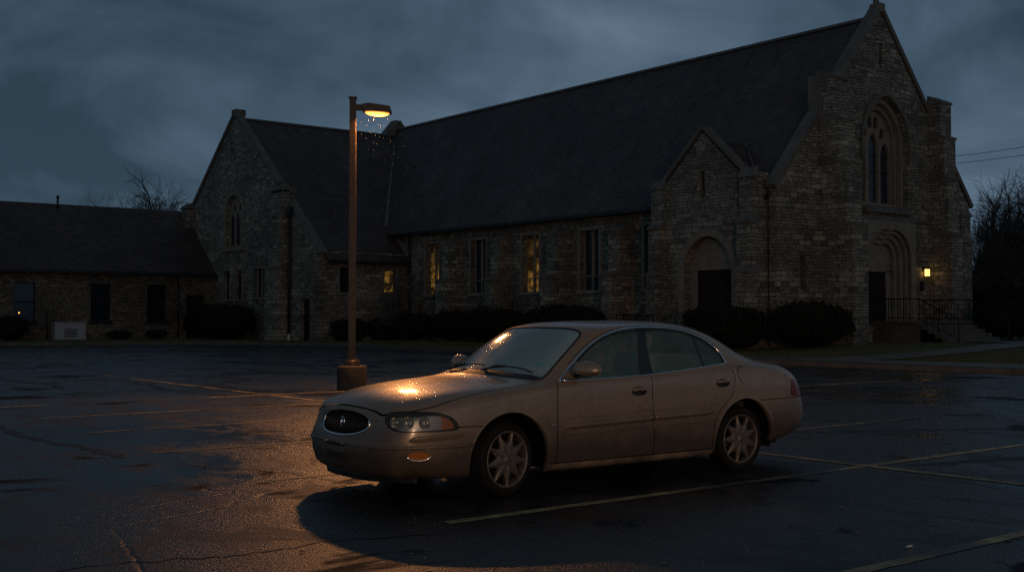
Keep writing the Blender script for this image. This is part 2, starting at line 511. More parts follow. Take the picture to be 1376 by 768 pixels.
def smooth2(pts, n):
    out = []
    for i in range(len(pts) - 1):
        p0 = pts[max(0, i - 1)]; p1 = pts[i]; p2 = pts[i + 1]; p3 = pts[min(len(pts) - 1, i + 2)]
        for k in range(n):
            t = k / n
            out.append(tuple(0.5 * (2 * b + (c - a) * t + (2 * a - 5 * b + 4 * c - d) * t * t + (3 * b - a - 3 * c + d) * t ** 3) for a, b, c, d in zip(p0, p1, p2, p3)))
    return out + [pts[-1]]
t = MT('crack_tar'); t.set(Base_Color=(0.006, 0.006, 0.006, 1), Roughness=0.5)
t.b.inputs['Specular IOR Level'].default_value = 0.25
t.bump(t.noise(t.pos(), 50, 3), 0.5, 0.01); TAR = t.m
crack([(4.1, 18.6), (4.2, 16.6), (4.15, 14.9), (4.35, 13.2), (4.3, 12.1)], .07)
crack([(1.9, 7.0), (2.6, 6.95), (3.25, 6.8), (3.9, 6.85), (4.6, 6.5)], .012)
crack([(2.2, 5.9), (3.0, 5.6), (3.6, 5.75)], .009)
crack([(8.3, 30), (9.4, 26), (9.0, 22.5), (9.6, 19)], .10)
crack([(12, 9.6), (14.5, 8.2), (16.5, 7.4), (19, 5.6)], .05)
crack([(10.3, 6.7), (11.8, 6.3), (13.2, 5.6), (14.2, 5.5)], .10)
crack([(13.0, 14.5), (16.5, 12.2), (20, 10.6), (25, 8.8)], .05)
crack([(6.2, 31), (7.6, 27), (7.4, 24)], .10)
crack([(15, 40), (16.5, 33), (15.5, 27)], .09)
crack([(4.6, 11.4), (5.2, 9.9), (5.1, 8.6), (4.9, 7.9)], .014)
crack([(6.6, 14.0), (6.4, 11.8), (5.6, 10.3)], .05)

# kerb, lawn, walks
KP = [(28.6, -60), (28.6, -20), (28.6, 0), (28.6, 24), (28.7, 36), (29.1, 44), (29.2, 49), (28.4, 53), (26.2, 56.8), (22.5, 60), (17, 62.6), (9, 64.6), (-2, 65.6), (-30, 66.2), (-90, 66.6)]
K = smooth2(KP, 6)
def kn(i):
    a = K[max(0, i - 1)]; b = K[min(len(K) - 1, i + 1)]
    dx, dy = b[0] - a[0], b[1] - a[1]; L_ = math.hypot(dx, dy)
    return Vector((dy / L_, -dx / L_, 0))
def sstep(x, a, b):
    t = max(0, min(1, (x - a) / (b - a))); return t * t * (3 - 2 * t)
def lawn_h(x, y):
    w = 1 - .8 * sstep(y, 46, 57)
    return .135 + .34 * w * sstep(x, 30.5, 42)
bm = NB(); prev = None
for i in range(len(K)):
    c = Vector((*K[i], 0)); n = kn(i)
    r = [bm.verts.new(c + n * o + Vector((0, 0, z))) for o, z in ((-.002, 0), (0.015, .12), (.04, .145), (.16, .145), (.165, .0))]
    if prev:
        for k in range(4): bm.faces.new((prev[k], prev[k + 1], r[k + 1], r[k]))
    prev = r
bmesh.ops.recalc_face_normals(bm, faces=bm.faces)
tag(obj('kerb', bm, KERBM), kind='structure')

def mat_grass():
    t = MT('lawn'); g = t.pos()
    c = t.mix(t.ramp(t.noise(g, 0.8, 6, 0.65), [(0.3, 0.0), (0.7, 1.0)]), (0.085, 0.090, 0.028), (0.17, 0.14, 0.055))
    c = t.mix(1, c, t.ramp(t.noise(g, 14, 5, 0.7), [(0.25, 0.5), (0.75, 1.4)]), 'MULTIPLY')
    t.l(c, t.b.inputs['Base Color']); t.set(Roughness=0.9)
    t.b.inputs['Specular IOR Level'].default_value = 0.2
    t.bump(t.noise(g, 22, 6, 0.7), 1.0, 0.06)
    return t.m
GRASS = mat_grass()
bm = NB(); offs = [.162, .6, 1.2, 2, 3, 4.5, 6.5, 9, 12, 16, 22, 35, 60, 110, 180]; prev = None
for i in range(len(K)):
    c = Vector((*K[i], 0)); n = kn(i); row = []
    for o in offs:
        p = c + n * o
        row.append(bm.verts.new((p.x, p.y, lawn_h(p.x, p.y) + (0 if o < .5 else .006 * sin(p.x * 3.1 + p.y * 2.3)))))
    if prev:
        for k in range(len(offs) - 1): bm.faces.new((prev[k], prev[k + 1], row[k + 1], row[k])).smooth = True
    prev = row
bmesh.ops.recalc_face_normals(bm, faces=bm.faces)
for f in bm.faces:
    f.normal_update()
    if f.normal.z < 0: f.normal_flip()
tag(obj('lawn_ground', bm, GRASS), kind='structure')

def drape(poly_l, poly_r, mat, name, dz=.022):
    """path ribbon between two edge lines, laid on the lawn"""
    bm = NB(); n = 40; prev = None
    def samp(P, t):
        P = smooth2(P, 8); k = t * (len(P) - 1); i = min(len(P) - 2, int(k)); f = k - i
        return (P[i][0] * (1 - f) + P[i + 1][0] * f, P[i][1] * (1 - f) + P[i + 1][1] * f)
    for j in range(n + 1):
        a = samp(poly_l, j / n); b = samp(poly_r, j / n); row = []
        for q in range(7):
            x = a[0] + (b[0] - a[0]) * q / 6; y = a[1] + (b[1] - a[1]) * q / 6
            row.append(bm.verts.new((x, y, lawn_h(x, y) + dz)))
        if prev:
            for k in range(6): bm.faces.new((prev[k], prev[k + 1], row[k + 1], row[k]))
        prev = row
    for f in bm.faces:
        f.normal_update()
        if f.normal.z < 0: f.normal_flip()
    return tag(obj(name, bm, mat), kind='structure')
def mat_walk():
    t = MT('walk_concrete'); g = t.pos()
    t.l(t.mix(1, (0.145, 0.125, 0.105), t.ramp(t.noise(g, 1.3, 6, 0.65), [(0.3, 0.7), (0.7, 1.25)]), 'MULTIPLY'), t.b.inputs['Base Color'])
    b = t.n('ShaderNodeTexBrick'); t.l(g, b.inputs['Vector']); b.offset = 0
    b.inputs['Scale'].default_value = 1; b.inputs['Brick Width'].default_value = 1.5; b.inputs['Row Height'].default_value = 1.5; b.inputs['Mortar Size'].default_value = 0.012
    t.set(Roughness=0.6); t.l(t.ramp(t.noise(g, 1.1, 4), [(0.3, 0.4), (0.7, 0.75)]), t.b.inputs['Roughness'])
    t.bump(t.math('SUBTRACT', t.noise(g, 30, 4), b.outputs['Fac']), 0.4, 0.01)
    return t.m
WALK = mat_walk()
drape([(28.77, -30), (28.77, 5), (28.77, 14), (28.77, 21), (28.77, 26)], [(31.2, -30), (31.2, 5), (31.3, 14), (30.8, 21), (28.9, 26.5)], WALK, 'sidewalk')
drape([(29.6, 23.4), (32.5, 22.9), (36.5, 22.3), (42.0, 22.6), (50, 23.2), (62, 22)], [(29.6, 21.0), (33.5, 20.8), (37.5, 20.6), (42.5, 20.9), (50, 21.2), (62, 20)], WALK, 'church_path', .026)
drape([(42.4, 22.2), (42.4, 25.0)], [(45.4, 22.2), (45.4, 25.0)], WALK, 'entry_walk', .030)
# ------------------------------------------------------------------ the stone church
CH = thing('stone_church', 'large rubble stone gothic church with steep slate roof and two entrances', 'church', (43, 28.8, 0))
CH['base_xyz'] = (43.0, 28.8, 0.0)
YU = (0, -1, 0); ZV = (0, 0, 1)       # walls that face -X
XU = (1, 0, 0)                        # walls that face -Y
def part(name, bm, mats, parent=None, smooth=False):
    p = parent or CH
    if 'base_xyz' not in p: p['base_xyz'] = list(CH['base_xyz'])
    o = obj(name, bm, mats, p, smooth, world=True)
    o['base_xyz'] = list(CH['base_xyz'])
    return o
def neg(poly): return [(-a, b) for a, b in poly]

def window_x(X, yc, half, z0, z1, glass, depth=.28, mull=True, transom=None, surround=.15, parent=None):
    """rectangular leaded window in a wall facing -X"""
    b = NB(); panel(b, neg(rect(yc - half - surround, yc + half + surround, z0 - surround, z1 + surround))[::-1], [neg(rect(yc - half, yc + half, z0, z1))], (X - .035, 0, 0), YU, ZV, .05)
    box(b, X - .10, X + .1, yc - half - .2, yc + half + .2, z0 - surround - .02, z0 - .01, 0, .01)
    w = part('window', b, TRIM, parent)
    b = NB(); box(b, X + depth, X + depth + .02, yc - half - .03, yc + half + .03, z0 - .03, z1 + .03); part('pane', b, glass, w)
    b = NB()
    if mull: box(b, X + depth - .12, X + depth + .01, yc - .06, yc + .06, z0, z1)
    if transom: box(b, X + depth - .05, X + depth + .01, yc - half, yc + half, transom - .03, transom + .03)
    for s in (-1, 1): box(b, X + depth - .06, X + depth + .012, yc + s * (half - .025) - .025, yc + s * (half - .025) + .025, z0, z1)
    part('mullion', b, TRIM if mull else IRON, w)
    return w
def window_y(Yp, xc, half, z0, z1, glass, depth=.2, transom=None, surround=.10, matf=None, parent=None, vbar=False):
    b = NB(); panel(b, rect(xc - half - surround, xc + half + surround, z0 - surround, z1 + surround), [rect(xc - half, xc + half, z0, z1)[::-1]], (0, Yp - .03, 0), XU, ZV, .05)
    box(b, xc - half - .15, xc + half + .15, Yp - .10, Yp + .1, z0 - surround - .03, z0 - .01, 0, .01)
    w = part('window', b, matf or TRIM, parent)
    b = NB(); box(b, xc - half - .03, xc + half + .03, Yp + depth, Yp + depth + .02, z0 - .03, z1 + .03); part('pane', b, glass, w)
    b = NB()
    for s in (-1, 1): box(b, xc + s * (half - .03) - .03, xc + s * (half - .03) + .03, Yp + depth - .06, Yp + depth + .012, z0, z1)
    for zz in ([transom] if transom else []) + [z0 + .03, z1 - .03]: box(b, xc - half, xc + half, Yp + depth - .07, Yp + depth + .011, zz - .03, zz + .03)
    if vbar: box(b, xc - .02, xc + .02, Yp + depth - .03, Yp + depth + .010, z0, z1)
    part('sash', b, IRON, w)
    return w

def buttress(x0, x1, y0, y1, stages, axis, parent=None):
    """stages: (z0, z1, projection); sloped stone weathering on each"""
    b = NB()
    for (z0, z1, pr) in stages:
        if axis == 'x':   # projects to -X from face x1
            box(b, x1 - pr, x1 + .05, y0, y1, z0, z1, 0)
            prism(b, [(x1 - pr - .06, z1), (x1 + .02, z1), (x1 + .02, z1 + .42), (x1 - pr - .06, z1 + .10)], (0, y0 - .03, 0), (1, 0, 0), (0, 0, 1), (0, y1 - y0 + .06, 0), 1)
        else:             # projects to -Y from face y1
            box(b, x0, x1, y1 - pr, y1 + .05, z0, z1, 0)
            prism(b, [(y1 - pr - .06, z1), (y1 + .02, z1), (y1 + .02, z1 + .42), (y1 - pr - .06, z1 + .10)], (x0 - .03, 0, 0), (0, 1, 0), (0, 0, 1), (x1 - x0 + .06, 0, 0), 1)
    return part('buttress', b, [STONE, COPE], parent)

def coping(pts, org, u, width_vec, th=.28, lip=.06):
    """stone coping following a gable line; pts in (u, z)"""
    b = NB()
    for (a, c) in zip(pts, pts[1:]):
        d = Vector((c[0] - a[0], c[1] - a[1])); d.normalize(); n = Vector((-d.y, d.x))
        if n.y < 0: n = -n
        q = [(a[0] - d.x * .02, a[1]), (c[0] + d.x * .02, c[1]), (c[0] + n.x * th, c[1] + n.y * th), (a[0] + n.x * th, a[1] + n.y * th)]
        prism(b, q, org, u, (0, 0, 1), width_vec)
    return b

# ---- nave ----
SL = 1.165
XN, XF, XC = 36.4, 49.4, 42.9
nave_win = [35.95, 40.3, 44.7, 49.1, 53.45]
b = NB()
panel(b, neg(rect(29.0, 67.4, -.3, 6.5))[::-1], [neg(rect(y - .67, y + .67, 2.75, 5.58)) for y in nave_win], (XN, 0, 0), YU, ZV, .6)
part('side_wall', b, STONE)
b = NB(); panel(b, rect(29.0, 67.4, -.3, 6.5), [], (XF, 0, 0), (0, 1, 0), ZV, .6); part('side_wall', b, STONE)
for i, y in enumerate(nave_win):
    w = window_x(XN, y, .67, 2.75, 5.58, LIT1 if i in (2, 4) else DGLASS, .32, True, 3.42)
    if i in (2, 4): w['label'] = 'tall two light window glowing amber'
for y in (37.75, 42.1, 46.6, 50.95):
    buttress(0, XN, y - .37, y + .37, [(-.3, 3.35, 1.25), (3.35, 5.35, .85)], 'x')
# plinth course along the nave
b = NB(); box(b, XN - .09, XN + .02, 34.9, 56.1, -.3, .95); part('plinth', b, STONE)
# roof
def slab(b, quad, th=.16):
    q = [Vector(p) for p in quad]; n = (q[1] - q[0]).cross(q[3] - q[0]).normalized()
    if n.z < 0: n = -n
    a = [b.verts.new(p) for p in q]; c = [b.verts.new(p - n * th) for p in q]
    fs = [b.faces.new(a), b.faces.new(c[::-1])] + [b.faces.new((a[i], c[i], c[(i + 1) % 4], a[(i + 1) % 4])) for i in range(4)]
    bmesh.ops.recalc_face_normals(b, faces=fs)
ex = .48; zr = 14.45; ze = zr - SL * (XC - XN + ex)
b = NB()
slab(b, [(XN - ex, 29.2, ze), (XN - ex, 67.5, ze), (XC, 67.5, zr), (XC, 29.2, zr)])
slab(b, [(XF + ex, 29.2, ze), (XF + ex, 67.5, ze), (XC, 67.5, zr), (XC, 29.2, zr)])
rf = part('roof', b, ROOF)
b = NB(); box(b, XC - .12, XC + .12, 29.3, 67.4, zr - .05, zr + .09, 0, .04); part('ridge_cap', b, FLASH, rf)
b = NB(); box(b, XN - ex - .13, XN - ex + .03, 34.6, 57.2, ze - .20, ze - .02, 0, .03); box(b, XN - ex - .13, XN - ex + .03, 29.3, 30.1, ze - .20, ze - .02, 0, .03)
box(b, XN - ex, XN, 34.6, 57.0, ze - .14, ze - .08)
part('gutter', b, GUTTER, rf)
# far gable with coping standing above the ridge
b = NB(); panel(b, [(36.4, 6), (49.4, 6), (49.4, 7.4), (XC, 15.0), (36.4, 7.4)], [], (0, 67.3, 0), XU, ZV, .6); part('gable_wall', b, STONE)
part('coping', coping([(36.3, 7.3), (XC, 15.0)], (0, 67.22, 0), (1, 0, 0), (0, .76, 0), .2), COPE)
part('coping', coping([(XC, 15.0), (49.5, 7.3)], (0, 67.22, 0), (1, 0, 0), (0, .76, 0), .2), COPE)

# ---- west front ----
YF = 28.8
front = [(35.95, -.3), (49.85, -.3), (49.85, 6.6), (XC, 14.62), (35.95, 6.6)]
WX, EX = 43.2, 43.4
holes = [arch(WX, 1.65, 6.2, 9.0, 11.0), arch(EX, 1.62, .9, 4.0, 5.22),
         rect(42.78, 43.02, 12.2, 13.3), rect(37.32, 37.74, 2.55, 3.93), rect(48.05, 48.45, 2.55, 3.93)]
b = NB(); panel(b, front, holes, (0, YF, 0), XU, ZV, .46); fw_ = part('front_wall', b, STONE)
part('coping', coping([(35.8, 6.55), (38.6, 9.80)], (0, YF - .08, 0), XU, (0, .52, 0), .2), COPE)
part('coping', coping([(39.4, 10.68), (XC, 14.74)], (0, YF - .08, 0), XU, (0, .52, 0), .2), COPE)
part('coping', coping([(XC, 14.74), (50.0, 6.55)], (0, YF - .08, 0), XU, (0, .52, 0), .2), COPE)
b = NB(); box(b, XC - .22, XC + .22, YF - .12, YF + .4, 14.6, 15.0, 0, .05)
box(b, XC - .09, XC + .09, YF + .1, YF + .3, 14.95, 16.0, 0, .02); box(b, XC - .36, XC + .36, YF + .12, YF + .28, 15.5, 15.68, 0, .02)
part('finial_cross', b, COPE)
for x0, x1, z0, z1 in ((42.7, 43.1, 12.1, 13.4), (37.2, 37.85, 2.4, 4.1), (47.95, 48.55, 2.4, 4.1)):
    b = NB(); box(b, x0, x1, YF + .35, YF + .37, z0, z1); part('slit_glass', b, DGLASS, fw_)
# window: recessed orders, tracery and glass
b = NB()
panel(b, arch(WX, 1.64, 6.21, 9.0, 10.98), [arch(WX, 1.46, 6.3, 9.0, 10.75)], (0, YF + .22, 0), XU, ZV, .2)
panel(b, arch(WX, 1.635, 6.22, 9.0, 10.975), [arch(WX, 1.30, 6.4, 9.0, 10.5)], (0, YF + .44, 0), XU, ZV, .2)
bw = part('great_window', b, TRIM)
b = NB()
lights = [arch(WX + dx, .335, 6.45, 8.55 + (.35 if dx == 0 else 0), 9.15 + (.35 if dx == 0 else 0), 6) for dx in (-.88, 0, .88)]
lights += [arch(WX + dx, .17, 9.35 + (.35 if abs(dx) < .3 else -.05), 9.75 + (.25 if abs(dx) < .3 else -.2), 10.0 + (.25 if abs(dx) < .3 else -.25), 5) for dx in (-.66, -.22, .22, .66)]
panel(b, arch(WX, 1.32, 6.3, 9.0, 10.55), lights, (0, YF + .62, 0), XU, ZV, .16)
part('tracery', b, TRIM, bw)
b = NB(); box(b, WX - 1.35, WX + 1.35, YF + .74, YF + .76, 6.3, 10.6); part('pane', b, DGLASS, bw)
b = NB()
for z in (7.1, 7.8, 8.5): box(b, WX - 1.3, WX + 1.3, YF + .71, YF + .73, z - .012, z + .012)
part('saddle_bar', b, IRON, bw)
b = NB(); prism(b, [(YF - .22, 5.93), (YF + .75, 5.93), (YF + .75, 6.42), (YF + .02, 6.22), (YF - .22, 6.08)], (WX - 1.72, 0, 0), (0, 1, 0), (0, 0, 1), (3.44, 0, 0)); part('sill', b, COPE, bw)
b = NB(); hm = arch(WX, 1.80, 8.2, 9.0, 11.22); hi = arch(WX, 1.66, 8.2, 9.0, 11.02)
panel(b, hm[2:] + [hm[0]] + [hi[0]] + hi[3:][::-1] + [hi[2]] + [hi[1]] + [hm[1]], [], (0, YF - .10, 0), XU, ZV, .12)
part('hood_mould', b, COPE, bw)
b = NB(); box(b, 39.6, 46.4, YF - .10, YF + .02, 5.62, 5.80, 0, .03); part('string_course', b, COPE)
# entrance
b = NB()
panel(b, rect(41.45, 45.35, .9, 5.62), [arch(EX, 1.61, 1.0, 4.0, 5.2)], (0, YF - .07, 0), XU, ZV, .09)
part('door_surround', b, TRIM)
b = NB()
for k in range(3):
    h_ = 1.60 - .20 * k
    panel(b, arch(EX, 1.60, 1.0, 4.0, 5.19), [arch(EX, h_ - .16, 1.2, 4.0, 5.05 - .22 * k)], (0, YF + .10 + .17 * k, 0), XU, ZV, .14)
pt = part('portal', b, TRIM)
b = NB(); box(b, EX - 1.2, EX + 1.2, YF + .62, YF + .72, 3.45, 5.1); box(b, EX - 1.2, EX - .72, YF + .62, YF + .72, 1.3, 3.5); box(b, EX + .72, EX + 1.2, YF + .62, YF + .72, 1.3, 3.5); part('tympanum', b, TRIM, pt)
b = NB(); box(b, EX - .70, EX - .01, YF + .66, YF + .72, 1.32, 3.42, 0, .01); box(b, EX + .01, EX + .70, YF + .66, YF + .72, 1.32, 3.42, 0, .01)
for s in (-1, 1):
    for z0, z1 in ((1.5, 2.2), (2.35, 3.25)): box(b, EX + s * .355 - .22, EX + s * .355 + .22, YF + .635, YF + .67, z0, z1, 0, .01)
dr = part('door', b, WOOD)
b = NB(); box(b, EX - .10, EX - .06, YF + .60, YF + .64, 2.1, 2.5, 0, .01); box(b, EX + .06, EX + .10, YF + .60, YF + .64, 2.1, 2.5, 0, .01); part('handle', b, IRON, dr)
# hanging lantern shape in the arch (unlit)
# wall lantern, lit, right of the door
b = NB(); box(b, 45.93, 46.03, YF - .12, YF + .0, 3.55, 3.62); box(b, 45.84, 46.12, YF - .36, YF - .08, 3.62, 3.70, 0, .02)
box(b, 45.86, 46.10, YF - .34, YF - .10, 3.24, 3.28, 0, .01)
for sx in (45.87, 46.07):
    for sy in (YF - .33, YF - .13): box(b, sx, sx + .02, sy, sy + .02, 3.28, 3.62)
LANT = part('wall_lantern', b, IRON)
b = NB(); box(b, 45.90, 46.06, YF - .30, YF - .14, 3.29, 3.60, 0, .02); part('lantern_glass', b, mat_emit('lantern_glow', (1.0, 0.60, 0.17), 2.4), LANT)
b = NB(); box(b, 45.72, 46.0, YF - .03, YF + .01, 2.65, 3.05, 0, .01); part('notice_plaque', b, IRON)
# front buttresses
buttress(38.5, 39.5, 0, YF, [(-.3, 5.1, 1.65), (5.1, 7.6, 1.38), (7.6, 9.4, 1.05), (9.4, 11.1, .72)], 'y')
buttress(46.5, 47.4, 0, YF, [(-.3, 5.1, 1.1), (5.1, 7.6, .95), (7.6, 9.4, .8), (9.4, 11.0, .6)], 'y')
b = NB(); box(b, 47.4, 47.95, YF + .05, YF + .75, 8.0, 9.55); prism(b, [(47.35, 9.55), (48.02, 9.55), (47.5, 10.3), (47.35, 10.3)], (0, YF + .03, 0), XU, (0, 0, 1), (0, .75, 0), 1); part('pinnacle', b, [STONE, COPE])
b = NB(); box(b, 38.45, 39.55, YF - .2, YF + .45, 9.0, 11.3, 0, .04); part('buttress_cap', b, COPE)
b = NB(); box(b, 46.45, 47.45, YF - .2, YF + .45, 10.0, 11.2, 0, .04); part('buttress_cap', b, COPE)
buttress(40.6, 41.35, 0, YF, [(-.3, .95, .55)], 'y')
buttress(49.0, 49.8, 0, YF, [(-.3, 4.9, .16), (4.9, 6.1, .10)], 'y')
for x0, x1 in ((35.9, 38.5), (39.5, 41.4), (45.4, 46.5), (47.4, 49.9)):
    b = NB(); box(b, x0, x1, YF - .09, YF + .02, -.3, .95); part('plinth', b, STONE)
# narthex corner pipe
b = NB(); tube(b, [(35.85, 29.55, 6.2), (35.85, 29.55, .2)], .075, 8); part('downpipe', b, GUTTER)
b = NB(); tube(b, [(36.25, 55.6, 6.1), (36.25, 55.6, .1)], .07, 8); part('downpipe', b, GUTTER)
b = NB(); tube(b, [(30.42, 59.15, 7.4), (30.42, 59.15, .5)], .09, 8); box(b, 30.3, 30.6, 58.95, 59.35, 7.3, 7.75); part('downpipe', b, GUTTER)
b = NB(); tube(b, [(30.42, 59.15, .55), (30.42, 59.15, .12), (30.2, 59.15, .06)], .085, 8); part('pipe_shoe', b, mat_plain('white_pipe', (.5, .5, .48), .5))

# ---- landing and steps ----
b = NB(); box(b, 41.9, 45.9, 26.5, YF - .1, -.2, 1.22); box(b, 41.82, 45.98, 26.42, YF - .1, 1.22, 1.31, 0, .015)
LD = part('landing', b, STEPM)
b = NB()
for k in range(5): box(b, 42.0, 45.8, 26.42 - .32 * (k + 1), 26.40 - .0 * k, -.2, 1.31 - .165 * (k + 1), 0, .012)
part('steps', b, STEPM, LD)
def railing(p0, p1, z0, z1, posts, parent, h=.92):
    b = NB(); p0 = Vector((*p0, z0)); p1 = Vector((*p1, z1)); up = Vector((0, 0, h))
    tube(b, [p0 + up, p1 + up], .028, 8); tube(b, [p0 + Vector((0, 0, .12)), p1 + Vector((0, 0, .12))], .018, 6)
    for i in range(posts + 1):
        q = p0.lerp(p1, i / posts)
        tube(b, [q + Vector((0, 0, -.02 if i % 5 == 0 else .12)), q + up], .022 if i % 5 == 0 or i == posts else .011, 6)
    return part('railing', b, IRON, parent)
railing((42.0, 28.6), (42.0, 26.5), 1.31, 1.31, 15, LD); railing((45.8, 28.6), (45.8, 26.5), 1.31, 1.31, 15, LD)
railing((42.0, 26.5), (42.0, 24.75), 1.31, .45, 10, LD); railing((45.8, 26.5), (45.8, 24.75), 1.31, .45, 10, LD)

# ---- side porch ----
PX = 35.4; py0, py1, pc = 29.95, 34.5, 32.22
b = NB()
panel(b, neg([(py0, -.3), (py1, -.3), (py1, 6.95), (pc, 9.1), (py0, 6.95)])[::-1],
      [neg(arch(32.0, 1.32, .2, 3.42, 4.82))[::-1], neg(rect(32.12, 32.38, 6.38, 7.5))], (PX, 0, 0), YU, ZV, .45)
pw = part('porch_wall', b, STONE)
b = NB(); panel(b, rect(PX + .45, XN + .1, -.3, 6.6), [], (0, py0, 0), XU, ZV, .4); part('porch_side_wall', b, STONE)
b = NB(); panel(b, [(-XN - .1, -.3), (-PX - .45, -.3), (-PX - .45, 6.6), (-XN - .1, 6.6)], [], (0, py1, 0), (-1, 0, 0), ZV, .4); part('porch_side_wall', b, STONE)
part('coping', coping(neg([(py1 + .25, 6.9), (pc, 9.25)]), (PX - .07, 0, 0), YU, (.42, 0, 0), .15), COPE)
part('coping', coping(neg([(pc, 9.25), (py0 - .25, 6.9)]), (PX - .07, 0, 0), YU, (.42, 0, 0), .15), COPE)
b = NB(); zpr = 8.85; psl = .98
slab(b, [(PX + .1, pc, zpr), (40.0, pc, zpr), (40.0, pc - 2.7, zpr - 2.7 * psl), (PX + .1, pc - 2.7, zpr - 2.7 * psl)], .12)
slab(b, [(PX + .1, pc, zpr), (40.0, pc, zpr), (40.0, pc + 2.7, zpr - 2.7 * psl), (PX + .1, pc + 2.7, zpr - 2.7 * psl)], .12)
part('porch_roof', b, ROOF)
def on_nave(z): return XN - ex + (z - ze) / SL
b = NB(); tube(b, [(on_nave(8.85), pc, 8.90), (on_nave(6.4), pc - 2.55, 6.47)], .07, 6, True); part('valley_flashing', b, FLASH)
buttress(0, PX, 29.35, 30.1, [(-.3, 3.2, .55), (3.2, 5.2, .4), (5.2, 7.0, .22)], 'x'); buttress(0, PX, 34.35, 35.0, [(-.3, 3.2, .55), (3.2, 5.2, .4), (5.2, 6.9, .22)], 'x')
b = NB(); box(b, PX + .06, PX + .8, 29.38, 29.94, -.3, 7.2); part('porch_pier', b, STONE)
b = NB(); panel(b, neg(arch(32.0, 1.60, .2, 3.42, 5.12))[::-1], [neg(arch(32.0, 1.31, .3, 3.42, 4.80))[::-1]], (PX - .04, 0, 0), YU, ZV, .07); part('arch_surround', b, TRIM)
b = NB(); box(b, PX + .42, PX + .5, 30.6, 33.4, 3.42, 4.9)
box(b, PX + .42, PX + .5, 30.6, 31.05, .2, 3.43); box(b, PX + .42, PX + .5, 32.95, 33.4, .2, 3.43); part('tympanum', b, TRIM)
b = NB(); box(b, PX + .46, PX + .52, 31.06, 31.99, .3, 3.40, 0, .01); box(b, PX + .46, PX + .52, 32.01, 32.94, .3, 3.40, 0, .01)
for y in (31.52, 32.48):
    for z0, z1 in ((.6, 1.6), (1.8, 3.1)): box(b, PX + .43, PX + .47, y - .3, y + .3, z0, z1, 0, .012)
dr = part('door', b, WOOD)
b = NB(); box(b, PX + .38, PX + .43, 31.9, 31.94, 1.4, 1.7, 0, .01); box(b, PX + .38, PX + .43, 32.06, 32.1, 1.4, 1.7, 0, .01); part('handle', b, IRON, dr)
b = NB(); box(b, PX + .3, PX + .32, 32.05, 32.45, 6.3, 7.6); part('slit_glass', b, DGLASS, pw)

# ---- transept ----
TX, TYc, TS = 30.6, 66.9, .822
zt = 14.0
def tz(y): return zt - TS * abs(y - TYc)
poly = [(56.1, -.4), (77.7, -.4), (77.7, tz(77.7)), (TYc, zt), (56.1, tz(56.1))]
th = [arch(67.0, 1.25, 5.8, 7.9, 9.1), rect(67.5, 68.3, 2.55, 4.35), rect(65.75, 66.6, 2.55, 4.35), rect(62.5, 64.0, 2.65, 4.38),
      rect(57.05, 58.05, .0, 2.5), rect(67.25, 67.5, 11.3, 12.5)]
b = NB(); panel(b, neg(poly)[::-1], [neg(h)[::-1] for h in th], (TX, 0, 0), YU, ZV, .6); tw = part('transept_gable', b, STONE)
part('coping', coping(neg([(77.9, tz(77.7) - .05), (TYc, zt + .12)]), (TX - .08, 0, 0), YU, (.46, 0, 0), .2), COPE)
part('coping', coping(neg([(TYc, zt + .12), (60.9, tz(60.9) + .12)]), (TX - .08, 0, 0), YU, (.46, 0, 0), .2), COPE)
part('coping', coping(neg([(59.5, tz(59.5) - .05), (55.95, tz(55.95) - .05)]), (TX - .02, 0, 0), YU, (.5, 0, 0), .12), COPE)
b = NB(); box(b, TX - .12, TX + .62, TYc - .3, TYc + .3, zt, zt + .45, 0, .08); part('apex_stone', b, COPE)
b = NB()
panel(b, neg(arch(67.0, 1.45, 5.65, 7.9, 9.32))[::-1], [neg(arch(67.0, 1.24, 5.82, 7.9, 9.08))[::-1]], (TX - .04, 0, 0), YU, ZV, .08)
box(b, TX - .14, TX + .2, 65.5, 68.5, 5.55, 5.78, 0, .03)
w = part('transept_window', b, TRIM)
b = NB(); tl = [arch(67.0 + d, .30, 5.95, 7.5, 8.0, 5) for d in (-.78, 0, .78)] + [arch(67.0 + d, .2, 8.12, 8.3, 8.55, 4) for d in (-.4, .4)]
panel(b, neg(arch(67.0, 1.26, 5.8, 7.9, 9.1))[::-1], [neg(h)[::-1] for h in tl], (TX + .28, 0, 0), YU, ZV, .12); part('tracery', b, TRIM, w)
b = NB(); box(b, TX + .36, TX + .38, 65.7, 68.3, 5.8, 9.1); part('pane', b, DGLASS, w)
window_x(TX, 67.9, .40, 2.55, 4.35, DGLASS, .25, False, None, .1); window_x(TX, 66.18, .42, 2.55, 4.35, DGLASS, .25, False, None, .1)
window_x(TX, 63.25, .75, 2.65, 4.38, DGLASS, .25, True, None, .12)
b = NB(); box(b, TX + .35, TX + .37, 67.2, 67.6, 11.2, 12.6); part('slit_glass', b, DGLASS, tw)
b = NB(); box(b, TX + .2, TX + .27, 57.05, 58.05, .0, 2.5, 0, .01); box(b, TX + .17, TX + .21, 57.2, 57.9, 1.3, 2.3, 0, .01)
d2 = part('door', b, WOOD); b = NB(); box(b, TX + .12, TX + .18, 57.12, 57.18, 1.0, 1.25, 0, .01); part('handle', b, IRON, d2)
buttress(0, TX, 59.6, 61.0, [(-.3, 4.2, .8), (4.2, 7.2, .6), (7.2, 8.75, .4)], 'x')
buttress(0, TX, 73.2, 74.4, [(-.3, 4.2, .8), (4.2, 7.6, .6), (7.6, 8.7, .4)], 'x')
for y0, y1 in ((59.6, 61.0), (73.2, 74.4)):
    b = NB(); box(b, TX - .4, TX + .5, y0, y1, 8.6, 8.95, 0, .05); part('buttress_cap', b, COPE)
